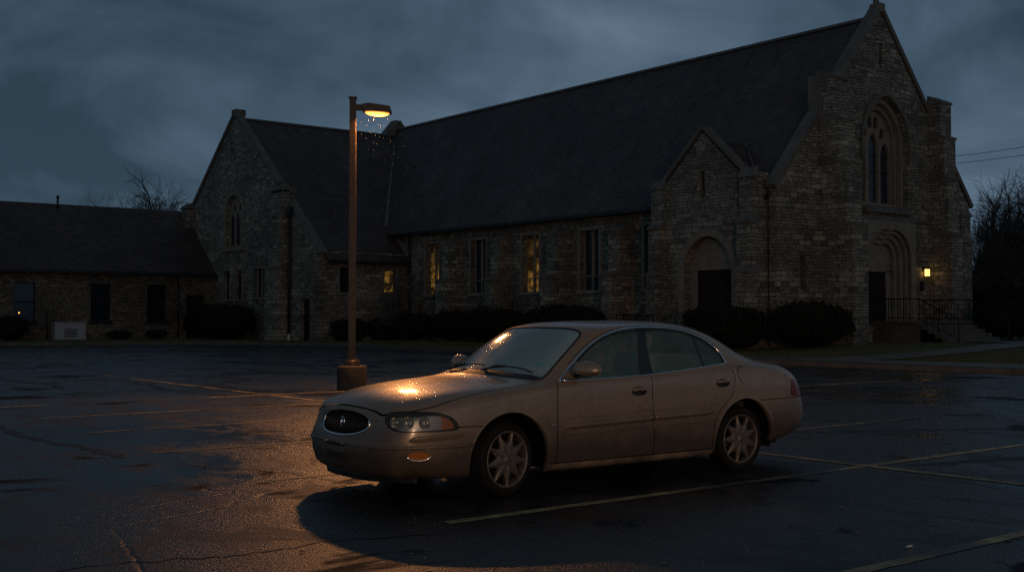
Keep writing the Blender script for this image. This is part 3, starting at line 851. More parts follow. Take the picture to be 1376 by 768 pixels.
b = NB(); panel(b, rect(TX + .6, XN - .01, -.4, 5.1), [rect(31.95, 32.65, 2.85, 4.25), rect(34.85, 35.65, 2.85, 4.18)], (0, 56.1, 0), XU, ZV, .5); part('transept_wall', b, STONE)
window_y(56.1, 32.3, .35, 2.85, 4.25, SASH, .2, 3.6)
w = window_y(56.1, 35.25, .40, 2.85, 4.18, LIT2, .2, 3.35); w['label'] = 'small sash window lit yellow from inside'
b = NB(); panel(b, [(-XF, -.3), (-TX, -.3), (-TX, 4.9), (-XF, 4.9)], [], (0, 77.7, 0), (-1, 0, 0), ZV, .5); part('transept_wall', b, STONE)
b = NB()
slab(b, [(TX + .4, TYc, zt - .12), (42.8, TYc, zt - .12), (42.8, 55.65, tz(55.65) - .12), (TX + .4, 55.65, tz(55.65) - .12)])
slab(b, [(TX + .4, TYc, zt - .12), (42.8, TYc, zt - .12), (42.8, 78.2, tz(78.2) - .12), (TX + .4, 78.2, tz(78.2) - .12)])
rt_ = part('transept_roof', b, ROOF)
b = NB(); box(b, TX + .5, 42.4, TYc - .12, TYc + .12, zt - .16, zt - .02, 0, .04); part('ridge_cap', b, FLASH, rt_)
b = NB(); box(b, TX + .4, XN - .1, 55.52, 55.68, tz(55.65) - .32, tz(55.65) - .12, 0, .03); part('gutter', b, GUTTER, rt_)
# valley between the two big roofs: lead strip
def vy(x): return TYc - (zt - .12 - (ze + (x - XN + ex) * SL)) / TS
b = NB(); xa, xb = 36.3, 41.9
tube(b, [(xa, vy(xa), ze + (xa - XN + ex) * SL + .05), (xb, vy(xb), ze + (xb - XN + ex) * SL + .05)], .13, 6, True, 0, .6); part('valley_flashing', b, FLASH)

# ------------------------------------------------------------------ low annex wing
CH0 = CH
AN = thing('annex_building', 'low long brick wing with dark hip roof left of the church', 'building', (20, 70, 0)); AN['base_xyz'] = (20.0, 70.0, 0.0)
_b = CH['base_xyz']
def apart(name, bm, mats, parent=None, smooth=False):
    p = parent or AN
    o = obj(name, bm, mats, p, smooth, world=True); o['base_xyz'] = [20.0, 70.0, 0.0]; return o
AY = 69.95
ws_ = [(19.0, .60), (23.38, .60), (26.85, .60), (14.4, .6), (10.0, .6), (5.6, .6)]
b = NB(); panel(b, rect(-10, TX, -.3, 4.4), [rect(x - h, x + h, 1.2, 3.48) for x, h in ws_] + [rect(28.78, 29.98, .05, 2.87)], (0, AY, 0), XU, ZV, .35)
panel(b, rect(-79, -AY, -.3, 4.4), [], (-10, 0, 0), (0, -1, 0), ZV, .35); apart('wall', b, STONE2)
for i, (x, h) in enumerate(ws_):
    b = NB(); panel(b, rect(x - h - .07, x + h + .07, 1.13, 3.55), [rect(x - h + .04, x + h - .04, 1.26, 3.44)[::-1]], (0, AY + .10, 0), XU, ZV, .08)
    box(b, x - h - .12, x + h + .12, AY - .08, AY + .12, 1.06, 1.19, 0, .01)
    w = apart('window', b, IRON)
    b = NB(); box(b, x - h, x + h, AY + .20, AY + .22, 1.2, 3.5); apart('pane', b, SASH, w)
    b = NB(); box(b, x - h, x + h, AY + .14, AY + .195, 2.30, 2.38); apart('sash_rail', b, IRON, w)
    if i < 3:
        b = NB(); box(b, x - h + .05, x + h - .05, AY + .235, AY + .245, 2.42 + .12 * (i == 1), 3.44); apart('blind', b, mat_flat('roller_blind', (.11, .13, .14), .9), w)
b = NB(); box(b, 28.82, 29.94, AY + .15, AY + .2, .05, 2.83, 0, .01); d3 = apart('door', b, WOOD)
b = NB(); box(b, 28.95, 29.0, AY + .1, AY + .16, 1.1, 1.2, 0, .01); apart('handle', b, IRON, d3)
b = NB()
slab(b, [(-10.4, AY - .45, 4.22), (TX - .02, AY - .45, 4.22), (TX - .02, 74.6, 8.6), (-5.2, 74.6, 8.6)], .14)
slab(b, [(-10.4, 79.7, 4.22), (TX - .02, 79.7, 4.22), (TX - .02, 74.6, 8.6), (-5.2, 74.6, 8.6)], .14)
vs = [b.verts.new(p) for p in ((-10.4, AY - .45, 4.22), (-10.4, 79.7, 4.22), (-5.2, 74.6, 8.6))]; b.faces.new(vs)
ar = apart('roof', b, ROOF)
b = NB(); box(b, -10.4, TX - .05, AY - .60, AY - .44, 4.04, 4.26, 0, .03); box(b, -10.3, TX - .05, AY - .45, AY, 4.06, 4.12); apart('gutter', b, GUTTER, ar)
b = NB(); tube(b, [(22.1, 74.3, 8.2), (22.1, 74.3, 9.0)], .07, 8); tube(b, [(22.1, 74.3, 8.95), (22.1, 74.3, 9.1)], .10, 8); apart('vent_pipe', b, GUTTER, ar)
b = NB(); tube(b, [(28.2, AY - .1, 4.1), (28.2, AY - .1, .2)], .06, 8); apart('downpipe', b, GUTTER)
# ------------------------------------------------------------------ planting
def mat_leaf(name, c1, c2):
    t = MT(name); g = t.pos()
    oi = t.noise(g, 6, 3, 0.6)
    t.l(t.mix(t.ramp(oi, [(0.35, 0.0), (0.65, 1.0)]), c1, c2), t.b.inputs['Base Color']); t.set(Roughness=0.9)
    t.b.inputs['Specular IOR Level'].default_value = 0.08
    return t.m
LEAF = mat_leaf('hedge_leaf', (0.009, 0.013, 0.006), (0.026, 0.030, 0.014))
LEAF2 = mat_leaf('conifer_leaf', (0.010, 0.018, 0.012), (0.022, 0.032, 0.020))
TWIG = mat_plain('bare_bark', (0.055, 0.045, 0.038), 0.85, 0, 4, 0.3, 0.5)
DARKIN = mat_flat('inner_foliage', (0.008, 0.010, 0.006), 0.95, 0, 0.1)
def rnd_dir(r):
    while True:
        v = Vector((r.uniform(-1, 1), r.uniform(-1, 1), r.uniform(-1, 1)))
        if .05 < v.length < 1: return v.normalized()
def bush(name, label, cat, loc, sx, sy, h, rz=0, box_=False, n=2600, leaf=.055, mat=None, seed=1, group=None, lumps=5):
    """clipped or loose shrub: a leafy outer shell of small blades over twigs and a dark heart"""
    r = random.Random(seed)
    t = thing(name, label, cat, loc, R(rz), group)
    p = 4.5 if box_ else 2.3
    lump = [(r.uniform(0, 6.28), r.uniform(.2, 1.0), r.uniform(-.15, .12)) for _ in range(lumps)]
    def rad(d):
        e = (abs(d.x) ** p + abs(d.y) ** p + abs(d.z) ** p) ** (-1 / p)
        a = math.atan2(d.y, d.x)
        for ph, f, am in lump: e *= 1 + am * cos((a - ph) * (2 + f * 3)) * (1 - abs(d.z) * .4) * (.5 if box_ else 1)
        return e
    b = NB()
    for i in range(n):
        d = rnd_dir(r)
        if d.z < -.35: d.z = -d.z
        k = rad(d) * (1 - abs(r.gauss(0, .085)) + .05 * sin(d.x * 9 + seed) * sin(d.y * 11) * sin(d.z * 8))
        if r.random() < .14: k *= r.uniform(1.0, 1.20)
        c = Vector((d.x * sx / 2 * k, d.y * sy / 2 * k, h * .5 + d.z * h * .5 * k))
        if c.z < .02: c.z = r.uniform(.02, .12)
        nrm = (d + rnd_dir(r) * .9).normalized(); u = nrm.orthogonal().normalized(); u.rotate(Matrix.Rotation(r.uniform(0, 6.28), 3, nrm)); v = nrm.cross(u)
        s = leaf * r.uniform(.6, 1.35)
        q = [b.verts.new(c + u * s), b.verts.new(c + v * s * .45), b.verts.new(c - u * s * .8), b.verts.new(c - v * s * .45)]
        b.faces.new(q)
    obj('foliage', b, mat or LEAF, t)
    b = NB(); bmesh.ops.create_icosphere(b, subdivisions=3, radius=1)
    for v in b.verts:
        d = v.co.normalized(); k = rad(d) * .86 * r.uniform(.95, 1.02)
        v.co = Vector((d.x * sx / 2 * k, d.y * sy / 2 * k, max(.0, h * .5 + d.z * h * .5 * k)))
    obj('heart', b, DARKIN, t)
    b = NB()
    for i in range(46):
        a = r.uniform(0, 6.28); e_ = r.uniform(.2, 1.0); q = (cos(a) * sx * .52 * e_, sin(a) * sy * .52 * e_, h * (.55 + .55 * sqrt(max(0, 1 - e_ * e_)) * r.uniform(.9, 1.12)))
        tube(b, [(q[0] * .3, q[1] * .3, h * .1), (q[0] * .8, q[1] * .8, q[2] * .75), q], [.02, .010, .004], 4)
    obj('stem', b, TWIG, t)
    return t

def bare_tree(name, label, loc, H, spread, seed, trunk=.16, depth=5, first=.3, group=None, cat='tree', nk=3, lean=0, mat=None):
    r = random.Random(seed); tw = .011 if depth > 4 else .008
    t = thing(name, label, cat, loc, 0, group)
    tb, cb = NB(), NB()
    def grow(p, d, L_, rad, lvl):
        pts = [p]; rads = [rad]; q = p.copy(); dd = d.copy(); seg = 4 if lvl < 3 else 3
        for i in range(seg):
            dd = (dd + rnd_dir(r) * (.13 + .06 * lvl) + Vector((0, 0, .05 if lvl else .10))).normalized()
            q = q + dd * L_ / seg
            pts.append(q.copy()); rads.append(max(tw, rad * (1 - .42 * (i + 1) / seg)))
        tube(tb if lvl == 0 else cb, pts, rads, 7 if lvl == 0 else (5 if lvl < 3 else 3), lvl == 0)
        if lvl >= depth: return
        k = nk + (1 if lvl in (1, 2) else 0) + r.choice((0, 0, 1))
        for j in range(k):
            f = r.uniform(.35 if lvl else first, 1.0); i = min(seg - 1, int(f * seg)); ff = f * seg - i
            base = pts[i].lerp(pts[i + 1], ff); br = (rads[i] * (1 - ff) + rads[i + 1] * ff)
            ax = rnd_dir(r); side_ = dd.cross(ax)
            if side_.length < .1: continue
            side_.normalize()
            ang = r.uniform(.45, .95) * spread
            nd = (dd * cos(ang) + side_ * sin(ang)).normalized()
            grow(base, nd, L_ * r.uniform(.55, .80), br * r.uniform(.5, .68), lvl + 1)
        nd = (dd + rnd_dir(r) * .25).normalized()
        grow(pts[-1], nd, L_ * .75, rads[-1] * .9, lvl + 1)
    grow(Vector((0, 0, -.1)), Vector((lean, 0, 1)).normalized(), H * .36, trunk, 0)
    obj('trunk', tb, mat or TWIG, t, True); obj('crown', cb, mat or TWIG, t, True)
    return t

def conifer(label, loc, H, Rr, seed, group):
    H *= .80
    r = random.Random(seed); t = thing('evergreen_tree', label, 'tree', loc, 0, group)
    b = NB(); tube(b, [(0, 0, -.1), (0, 0, H * .9)], [.18, .03], 7); obj('trunk', b, TWIG, t)
    b = NB(); n = int(3800)
    for i in range(n):
        z = H * (.03 + .97 * r.random() ** 1.25); rr = Rr * (1 - (z / H) ** 1.35) * (.35 + .65 * r.random() ** .4) * (1 + .25 * sin(z * 5 + seed))
        a = r.uniform(0, 6.28); c = Vector((rr * cos(a), rr * sin(a), z - rr * .18))
        nrm = (Vector((cos(a), sin(a), .6)) + rnd_dir(r) * .8).normalized(); u = nrm.orthogonal().normalized(); u.rotate(Matrix.Rotation(r.uniform(0, 6.28), 3, nrm)); v = nrm.cross(u); s = r.uniform(.12, .34)
        b.faces.new([b.verts.new(c + u * s), b.verts.new(c + v * s * .35), b.verts.new(c - u * s), b.verts.new(c - v * s * .35)])
    obj('crown', b, LEAF2, t); return t

def pxp(x, dist, z=0):
    """photo column and distance ahead -> ground point (used once, to lay the planting out)"""
    lat = (x - 688) / PX_F * dist
    return (.6185 * dist + .7858 * lat, .7858 * dist - .6185 * lat, z)
G0 = 'clipped hedges along the nave wall'
def gz(x, y): return lawn_h(x, y) - .01
def B(name, label, x, y, sx, sy, h, seed, **k): return bush(name, label, k.pop('cat', 'bush'), (x, y, gz(x, y)), sx, sy, h, seed=seed, **k)
# beside the annex and transept
B('clipped_hedge', 'long boxy clipped hedge under the transept gable windows', 29.2, 66.2, 2.0, 7.2, 2.0, 11, box_=True, n=7000, leaf=.10, cat='hedge')
B('round_bush', 'round dark bush under the leftmost annex window', 17.9, 68.9, 1.9, 1.7, 1.35, 12, n=2400, leaf=.08)
for x, s in ((24.3, .5), (26.6, .55)): B('low_shrub', 'tiny shrub against the brick annex wall', x, 69.3, 1.3, .9, s, int(x), n=700, leaf=.06, group='low shrubs at the annex wall')
B('clipped_bush', 'low clipped bush left of the street lamp, against the transept wall', 31.9, 54.9, 1.9, 1.3, 1.15, 14, box_=True, n=2600, leaf=.07)
B('clipped_bush', 'low clipped bush under the small yellow lit sash window', 34.0, 54.6, 1.9, 1.3, 1.2, 15, box_=True, n=2600, leaf=.07)
# along the nave
for y, w, h, lab in ((52.8, 4.2, 1.45, 'clipped hedge beneath the leftmost amber nave window'), (48.7, 3.6, 1.5, 'clipped hedge beneath the second nave window from the left'), (44.6, 4.4, 1.6, 'clipped hedge beneath the middle amber nave window'),
                     (39.8, 5.4, 1.75, 'taller domed hedge left of the side porch railing')):
    B('nave_hedge', lab, 34.4, y, 1.8, w * .93, h, int(y), n=5200, leaf=.08, cat='hedge', group=G0, lumps=9)
B('rounded_bush', 'large rounded bush in front of the side porch pier', 33.6, 29.6, 2.3, 3.0, 1.65, 21, box_=True, n=5500, leaf=.065)
B('rounded_bush', 'low rounded bush left of the church side door', 33.8, 35.1, 1.6, 1.6, 1.0, 22, n=2200, leaf=.06)
B('spreading_bush', 'big loose bush under the narrow slit window', 36.2, 27.4, 3.9, 1.9, 1.65, 23, n=7500, leaf=.08, lumps=11)
B('spreading_bush', 'dark loose bush right of the entrance steps', 48.3, 26.0, 3.2, 2.4, 1.65, 24, n=5200, leaf=.07)
B('spreading_bush', 'dark loose bush at the far right edge behind the steps', 51.8, 26.6, 3.4, 2.8, 1.55, 25, n=5200, leaf=.07)
# bare trees and shrubs
t_ = bare_tree('bare_shrub', 'leafless many stemmed shrub before the small yellow window', (34.4, 53.4, .15), 4.3, 1.2, 31, .07, 4, .10, cat='shrub', nk=4, mat=mat_plain('pale_twig', (.13, .10, .08), .8))
x, y, z = pxp(172, 118)
bare_tree('bare_tree', 'distant leafless tree showing above the annex ridge', (x, y, 0), 16.0, 1.25, 15, .62, 5, .42, nk=4)
x, y, z = pxp(146, 130)
bare_tree('bare_tree', 'smaller leafless tree left of the one above the annex ridge', (x, y, 0), 15.6, 1.1, 8, .40, 5, .5)
x, y, z = pxp(243, 135)
bare_tree('bare_tree', 'faint treetop between annex roof and transept gable', (x, y, 0), 12.6, .7, 9, .3, 4, .6)
GT = 'leafless trees right of the church'
for (px, d, H, sp, sd_, tr, lab) in ((1312, 82, 10.6, .95, 41, .26, 'leafless tree nearest the church corner'), (1340, 95, 12.4, 1.0, 42, .30, 'leafless tree over the small distant light'),
        (1368, 84, 11.4, 1.0, 44, .27, 'leafless tree at the right edge of the view'), (1395, 90, 12.6, 1.0, 45, .3, 'leafless tree leaning into the right edge'), (1328, 120, 13.0, .9, 46, .3, 'far leafless tree behind the one beside the church')):
    x, y, z = pxp(px, d); bare_tree('bare_tree', lab, (x, y, .2), H, sp * 1.1, sd_, tr * 1.5, 5, .30, GT)
GE = 'evergreens behind the church garden'
for (px, d, H, Rr, sd_, lab) in ((1318, 96, 7.6, 2.6, 51, 'dark evergreen behind the nearest leafless tree'), (1338, 92, 7.0, 2.8, 52, 'broad dark evergreen behind the small distant light'), (1358, 99, 9.2, 2.8, 53, 'taller dark evergreen right of the distant light'),
        (1376, 93, 9.6, 3.0, 54, 'dark evergreen at the right edge'), (1400, 96, 9.4, 3.2, 55, 'dark evergreen past the right edge'), (1299, 104, 6.4, 2.8, 56, 'low dark evergreen behind the church corner')):
    x, y, z = pxp(px, d); conifer(lab, (x, y, .1), H, Rr, sd_, GE)
x, y, z = pxp(1345, 78)
bush('tall_hedge', 'long dark hedge closing the garden at the right', 'hedge', (x, y, .3), 3.2, 13, 3.0, rz=-50, box_=True, n=9000, leaf=.14, seed=61)
# grass blades near the kerb (countless)
r = random.Random(3); b = NB()
for i in range(26000):
    y = r.uniform(12, 60); x = 28.9 + abs(r.gauss(0, 1)) * 5.0
    if y > 50: x = r.uniform(24, 36); 
    if y > 50 and (x < 28.4 + (53 - y) * .55 + .6): continue
    if x < 31.3 and y < 26.4: continue
    if 20.7 < y < 23.6: continue
    if x > 35 and y > 28.5: continue
    z = lawn_h(x, y); h = r.uniform(.03, .10); a = r.uniform(0, 6.28); w = .012
    dx, dy = cos(a) * w, sin(a) * w
    b.faces.new([b.verts.new((x - dx, y - dy, z)), b.verts.new((x + dx, y + dy, z)), b.verts.new((x + r.uniform(-.04, .04), y + r.uniform(-.04, .04), z + h))])
tag(obj('grass', b, GRASS), 'short rough lawn grass beyond the kerb', 'grass', kind='stuff')
LAMP_W, LAMP2_W = 430.0, 2600.0
HAZE_D = 0.0012
# ------------------------------------------------------------------ street lamps
LAMPM = mat_plain('lamp_bronze', (0.040, 0.027, 0.018), 0.42, 0.35, 12, 0.3, 0.15)
BASEC = mat_plain('stained_concrete', (0.032, 0.025, 0.019), 0.85, 0, 5, 0.45, 0.5)
tg = MT('sodium_lens'); tg.set(Base_Color=(1, .5, .15, 1), Roughness=.3); tg.b.inputs['Emission Color'].default_value = (1.0, .33, .055, 1)
mpg = tg.mapping(tg.objc(), (3.7, 6.2, 0), (-1.85, 0, 0))
lg = tg.n('ShaderNodeVectorMath', operation='LENGTH'); tg.l(mpg, lg.inputs[0])
mg_ = tg.n('ShaderNodeMapRange'); tg.l(lg.outputs['Value'], mg_.inputs[0])
for k_, v_ in (('From Min', .25), ('From Max', 1.0), ('To Min', 12.0), ('To Max', 1.5)): mg_.inputs[k_].default_value = v_
tg.l(mg_.outputs[0], tg.b.inputs['Emission Strength']); GLOWM = tg.m
def street_lamp(label, x, y, rz, watt, tilt=0):
    t = thing('street_lamp', label, 'street lamp', (x, y, 0), rz, 'sodium street lamps of the car park')
    b = NB(); lathe(b, [(.305, -.02), (.305, .46), (.295, .485), (.27, .495), (.0005, .495)], 36); obj('base', b, BASEC, t)
    b = NB(); lathe(b, [(.165, .495), (.165, .585), (.150, .605), (.0005, .61)], 28)
    for k in range(4):
        a = pi / 4 + k * pi / 2; lathe(b, [(.018, .60), (.018, .64), (.0005, .64)], 6, Matrix.Translation((.115 * cos(a), .115 * sin(a), 0)))
    obj('anchor_collar', b, LAMPM, t)
    b = NB(); vs = box(b, -.075, .075, -.075, .075, .60, 6.02, 0)
    for v in vs:
        if v.co.z > 3: v.co.x *= .86; v.co.y *= .86
    bmesh.ops.bevel(b, geom=b.edges[:], offset=.012, segments=2, affect='EDGES')
    box(b, -.083, .083, -.083, .083, 6.0, 6.035, 0, .006); box(b, -.05, .05, -.082, -.070, .85, 1.05, 0, .004)
    obj('pole', b, LAMPM, t)
    b = NB(); box(b, .055, .24, -.045, .045, 5.76, 5.88, 0, .008); obj('arm', b, LAMPM, t)
    b = NB()
    prism(b, [(.20, 5.735), (.78, 5.70), (.80, 5.73), (.765, 5.835), (.34, 5.895), (.20, 5.875)], (0, -.17, 0), (1, 0, 0), (0, 0, 1), (0, .34, 0))
    bmesh.ops.bevel(b, geom=b.edges[:], offset=.008, segments=2, affect='EDGES')
    hd = obj('lamp_head', b, LAMPM, t)
    b = NB()
    lathe(b, [(1.0, .02), (.985, 0), (.90, -.35), (.72, -.68), (.45, -.90), (.2, -.98), (.001, -1.0)], 28, Matrix.Translation((.50, 0, 5.706)) @ Matrix.Rotation(R(3.3), 4, 'Y') @ Matrix.Diagonal((.255, .15, .062, 1)))
    obj('lens', b, GLOWM, hd)
    ld = bpy.data.lights.new('sodium_light', 'AREA'); ld.shape = 'RECTANGLE'; ld.size = .42; ld.size_y = .26; ld.energy = watt; ld.color = (1.0, 0.40, 0.12) if not tilt else (1.0, 0.60, 0.33)
    lo = bpy.data.objects.new('sodium_light', ld); link(lo, t); lo.location = (.51, 0, 5.60)
    if tilt:      # knuckle mounted head pitched up to throw light across the lot
        Mt = Matrix.Translation((.2, 0, 5.8)) @ Matrix.Rotation(-R(tilt), 4, 'Y') @ Matrix.Translation((-.2, 0, -5.8))
        hd.matrix_local = Mt; lo.matrix_local = Mt @ Matrix.Translation((.51, 0, 5.625))
    return t
street_lamp('tall bronze street lamp with its amber shoebox head lit, left of the car', 12.03, 20.6, R(-34), LAMP_W)
street_lamp('lit street lamp with its amber head tilted up, standing behind the view', -10.0, -31.0, R(64), LAMP2_W, 62)
# small amber porch light among the trees
x, y, z = pxp(1329, 80)
t = thing('garden_light', 'small warm lamp shining among the trees at the right', 'lamp', (x, y, .2))
b = NB(); tube(b, [(0, 0, 0), (0, 0, 2.1)], .04, 8); obj('post', b, IRON, t)
b = NB(); bmesh.ops.create_icosphere(b, subdivisions=2, radius=.10, matrix=Matrix.Translation((0, 0, 2.2))); obj('globe', b, mat_emit('small_bulb', (1, .48, .15), 3.0), t)
# added glow imitating an orange lamp reflected in the annex window
t = thing('window_glint', 'tiny added glow imitating a lamp reflection in the leftmost annex window', 'lamp', (18.75, 70.155, 1.2))
b = NB(); tube(b, [(0, 0, 0), (0, 0, .45)], .02, 6); box(b, -.08, .08, -.006, .006, 0, .02); obj('glint_stand', b, IRON, t)
b = NB(); bmesh.ops.create_icosphere(b, subdivisions=2, radius=1); 
for v in b.verts: v.co = Vector((v.co.x * .04, v.co.y * .012, .52 + v.co.z * .05))
obj('glint', b, mat_emit('glint_glow', (1, .42, .10), 3.0), t)
# utility cabinet
t = thing('utility_cabinet', 'pale grey metal utility cabinet beside the annex wall', 'cabinet', (21.2, 68.9, .12))
CAB = mat_plain('cabinet_paint', (.34, .35, .36), .5, .1, 6, .25, .1)
b = NB(); box(b, -.88, .88, -.35, .35, .05, 1.0, 0, .02); obj('housing', b, CAB, t)
b = NB(); box(b, -.92, .92, -.39, .39, 1.0, 1.06, 0, .015); obj('lid', b, CAB, t)
b = NB()
for i in range(7): box(b, -.38, .38, -.372, -.352, .18 + i * .075, .22 + i * .075, 0, .003)
obj('louvre', b, mat_flat('louvre_dark', (.07, .07, .075), .5), t)
b = NB(); box(b, -.95, .95, -.42, .42, -.06, .05, 0, .01); obj('plinth', b, CONC, t)
t = thing('gas_riser', 'thin upright pipe left of the utility cabinet', 'pipe', (20.15, 69.5, .1))
b = NB(); tube(b, [(0, 0, 0), (0, 0, 1.6), (0, .3, 1.7)], .04, 8); obj('riser', b, GUTTER, t)
# porch hand rail panel left of the side door
t = thing('garden_railing', 'short black iron railing left of the church side door', 'railing', (34.3, 35.0, .4))
b = NB()
for i in range(11):
    y = -.95 + .19 * i * 1.15; tube(b, [(0, y, -.1), (0, y, 1.15)], .018 if i % 5 else .03, 6)
tube(b, [(0, -.98, 1.15), (0, 1.26, 1.15)], .03, 8); tube(b, [(0, -.98, .12), (0, 1.26, .12)], .02, 6)
obj('bars', b, IRON, t)
# overhead wires
t = thing('power_line', 'pair of overhead wires crossing the sky at the right', 'wires', (0, 0, 0))
def wz(px, py, d):
    x, y, _ = pxp(px, d); return Vector((x, y, 1.5 + d * (425 - py) / PX_F))
for py0_, py1_ in ((219, 197), (227, 208)):
    a = wz(1180, py0_ + 12, 112); c = wz(1376, py1_, 88); d_ = c - a; e = c + d_ * 1.2
    b = NB(); pts = []
    for i in range(41):
        s = i / 40; q = a.lerp(e, s); q.z -= 1.1 * 4 * s * (1 - s); q.z += 1.1 * 4 * .45 * .55; pts.append(q)
    tube(b, pts, .022, 5); obj('wire', b, IRON, t)
# litter and wet leaves on the asphalt
LF = mat_plain('wet_leaf', (.16, .09, .04), .4, 0, 10, .4, .2)
b = NB(); r = random.Random(9)
for i in range(420):
    d = r.uniform(6, 40); px = r.uniform(-100, 1480); x, y, _ = pxp(px, d)
    if 4.6 < x < 10.3 and 7.3 < y < 9.6: continue
    if x > 28.3: continue
    s = r.uniform(.012, .032); a = r.uniform(0, 6.28); z0 = .008
    q = [(x + s * cos(a), y + s * sin(a), z0), (x + s * .5 * cos(a + 1.5), y + s * .5 * sin(a + 1.5), z0 + r.uniform(0, .008)), (x - s * cos(a), y - s * sin(a), z0), (x + s * .5 * cos(a - 1.5), y + s * .5 * sin(a - 1.5), z0 + r.uniform(0, .008))]
    b.faces.new([b.verts.new(p) for p in q])
tag(obj('fallen_leaves', b, LF), 'scattered bits of wet leaf and grit on the asphalt', 'leaf litter', kind='stuff')
b = NB()
for i, (x, y) in enumerate(((0, 0), (.03, .01), (.055, .0), (.08, -.01))): pass
prism(b, [(0, 0), (.04, .005), (.065, .0), (.06, .014), (.035, .018), (.005, .014)], (6.62, 4.28, .006), (1, 0, 0), (0, 1, 0), (0, 0, .012))
tag(obj('paper_scrap', b, mat_flat('white_paper', (.4, .4, .39), .7)), 'small white scrap of paper on the asphalt at lower right', 'litter')
# drizzle caught in the light under the lamp (countless)
b = NB(); r = random.Random(5)
for i in range(170):
    a = r.uniform(0, 6.28); k = r.uniform(0, 1) ** .7; z = 5.6 - 2.3 * r.random() ** 1.3
    x = 12.42 + cos(a) * k * (.45 + .3 * (5.6 - z)); y = 20.33 + sin(a) * k * (.45 + .3 * (5.6 - z)); s = .0005; L_ = r.uniform(.02, .05)
    vs = [b.verts.new((x + s * cos(q), y + s * sin(q), z)) for q in (0, 2.1, 4.2)]; t0 = b.verts.new((x, y, z + L_)); t1 = b.verts.new((x + .004, y, z - L_))
    for i_ in range(3):
        b.faces.new((vs[i_], vs[(i_ + 1) % 3], t0)); b.faces.new((vs[(i_ + 1) % 3], vs[i_], t1))
tag(obj('drizzle', b, mat_flat('raindrop', (.022, .022, .022), .8)), 'fine drizzle lit by the street lamp', 'rain', kind='stuff')
CAR_O = (5.959, 8.459); CAR_RZ = -0.05002
# ------------------------------------------------------------------ car body surface (control cage + subdivision)
# local metres: x from the front axle to the rear, y across (driver's side negative), z up from the ground
TOPROWS = [
 # (x, y, z) for columns edge -> centre line
 [(-.90,.77,.685),(-.96,.705,.715),(-1.005,.62,.735),(-1.01,.54,.745),(-1.03,.42,.757),(-1.05,.22,.768),(-1.055,0,.772)],
 [(-.70,.845,.735),(-.74,.775,.79),(-.78,.69,.812),(-.79,.58,.834),(-.81,.45,.842),(-.83,.25,.852),(-.84,0,.858)],
 [(-.38,.885,.80),(-.38,.81,.853),(-.40,.71,.882),(-.41,.60,.892),(-.42,.46,.90),(-.44,.25,.910),(-.45,0,.915)],
 [(.0,.900,.85),(.0,.825,.893),(.0,.72,.917),(.0,.6,.925),(-.02,.46,.932),(-.03,.25,.942),(-.04,0,.945)],
 [(.40,.905,.895),(.43,.83,.928),(.40,.735,.940),(.35,.65,.945),(.28,.47,.951),(.22,.25,.958),(.20,0,.960)],
 [(.66,.907,.918),(.66,.845,.955),(.68,.79,1.04),(.70,.735,1.12),(.64,.61,1.155),(.58,.32,1.175),(.56,0,1.18)],
 [(1.02,.91,.925),(1.02,.845,.962),(1.03,.775,1.15),(1.04,.668,1.34),(1.01,.57,1.395),(.97,.30,1.425),(.95,0,1.432)],
 [(1.26,.91,.93),(1.26,.845,.967),(1.26,.768,1.165),(1.27,.65,1.375),(1.24,.55,1.425),(1.20,.3,1.450),(1.18,0,1.457)],
 [(1.65,.912,.94),(1.65,.847,.977),(1.65,.766,1.175),(1.65,.645,1.382),(1.65,.54,1.425),(1.65,.28,1.455),(1.65,0,1.465)],
 [(2.05,.912,.955),(2.05,.846,.992),(2.05,.765,1.18),(2.05,.65,1.378),(2.06,.55,1.428),(2.08,.29,1.458),(2.08,0,1.465)],
 [(2.40,.908,.97),(2.40,.842,1.007),(2.40,.765,1.165),(2.41,.662,1.34),(2.42,.57,1.405),(2.44,.3,1.44),(2.45,0,1.45)],
 [(2.70,.902,.98),(2.70,.836,1.018),(2.71,.775,1.11),(2.72,.70,1.215),(2.75,.60,1.30),(2.79,.32,1.345),(2.80,0,1.36)],
 [(3.00,.895,.982),(3.00,.825,1.022),(3.01,.775,1.043),(3.03,.715,1.075),(3.07,.61,1.115),(3.13,.32,1.145),(3.14,0,1.155)],
 [(3.40,.883,.968),(3.40,.812,1.008),(3.41,.73,1.028),(3.42,.6,1.038),(3.44,.45,1.045),(3.46,.25,1.052),(3.47,0,1.055)],
 [(3.62,.853,.90),(3.635,.78,.95),(3.65,.69,.985),(3.67,.58,1.003),(3.69,.44,1.013),(3.71,.24,1.02),(3.72,0,1.022)],
 [(3.73,.79,.80),(3.78,.715,.835),(3.81,.62,.86),(3.835,.52,.875),(3.85,.40,.885),(3.865,.2,.892),(3.87,0,.895)],
]
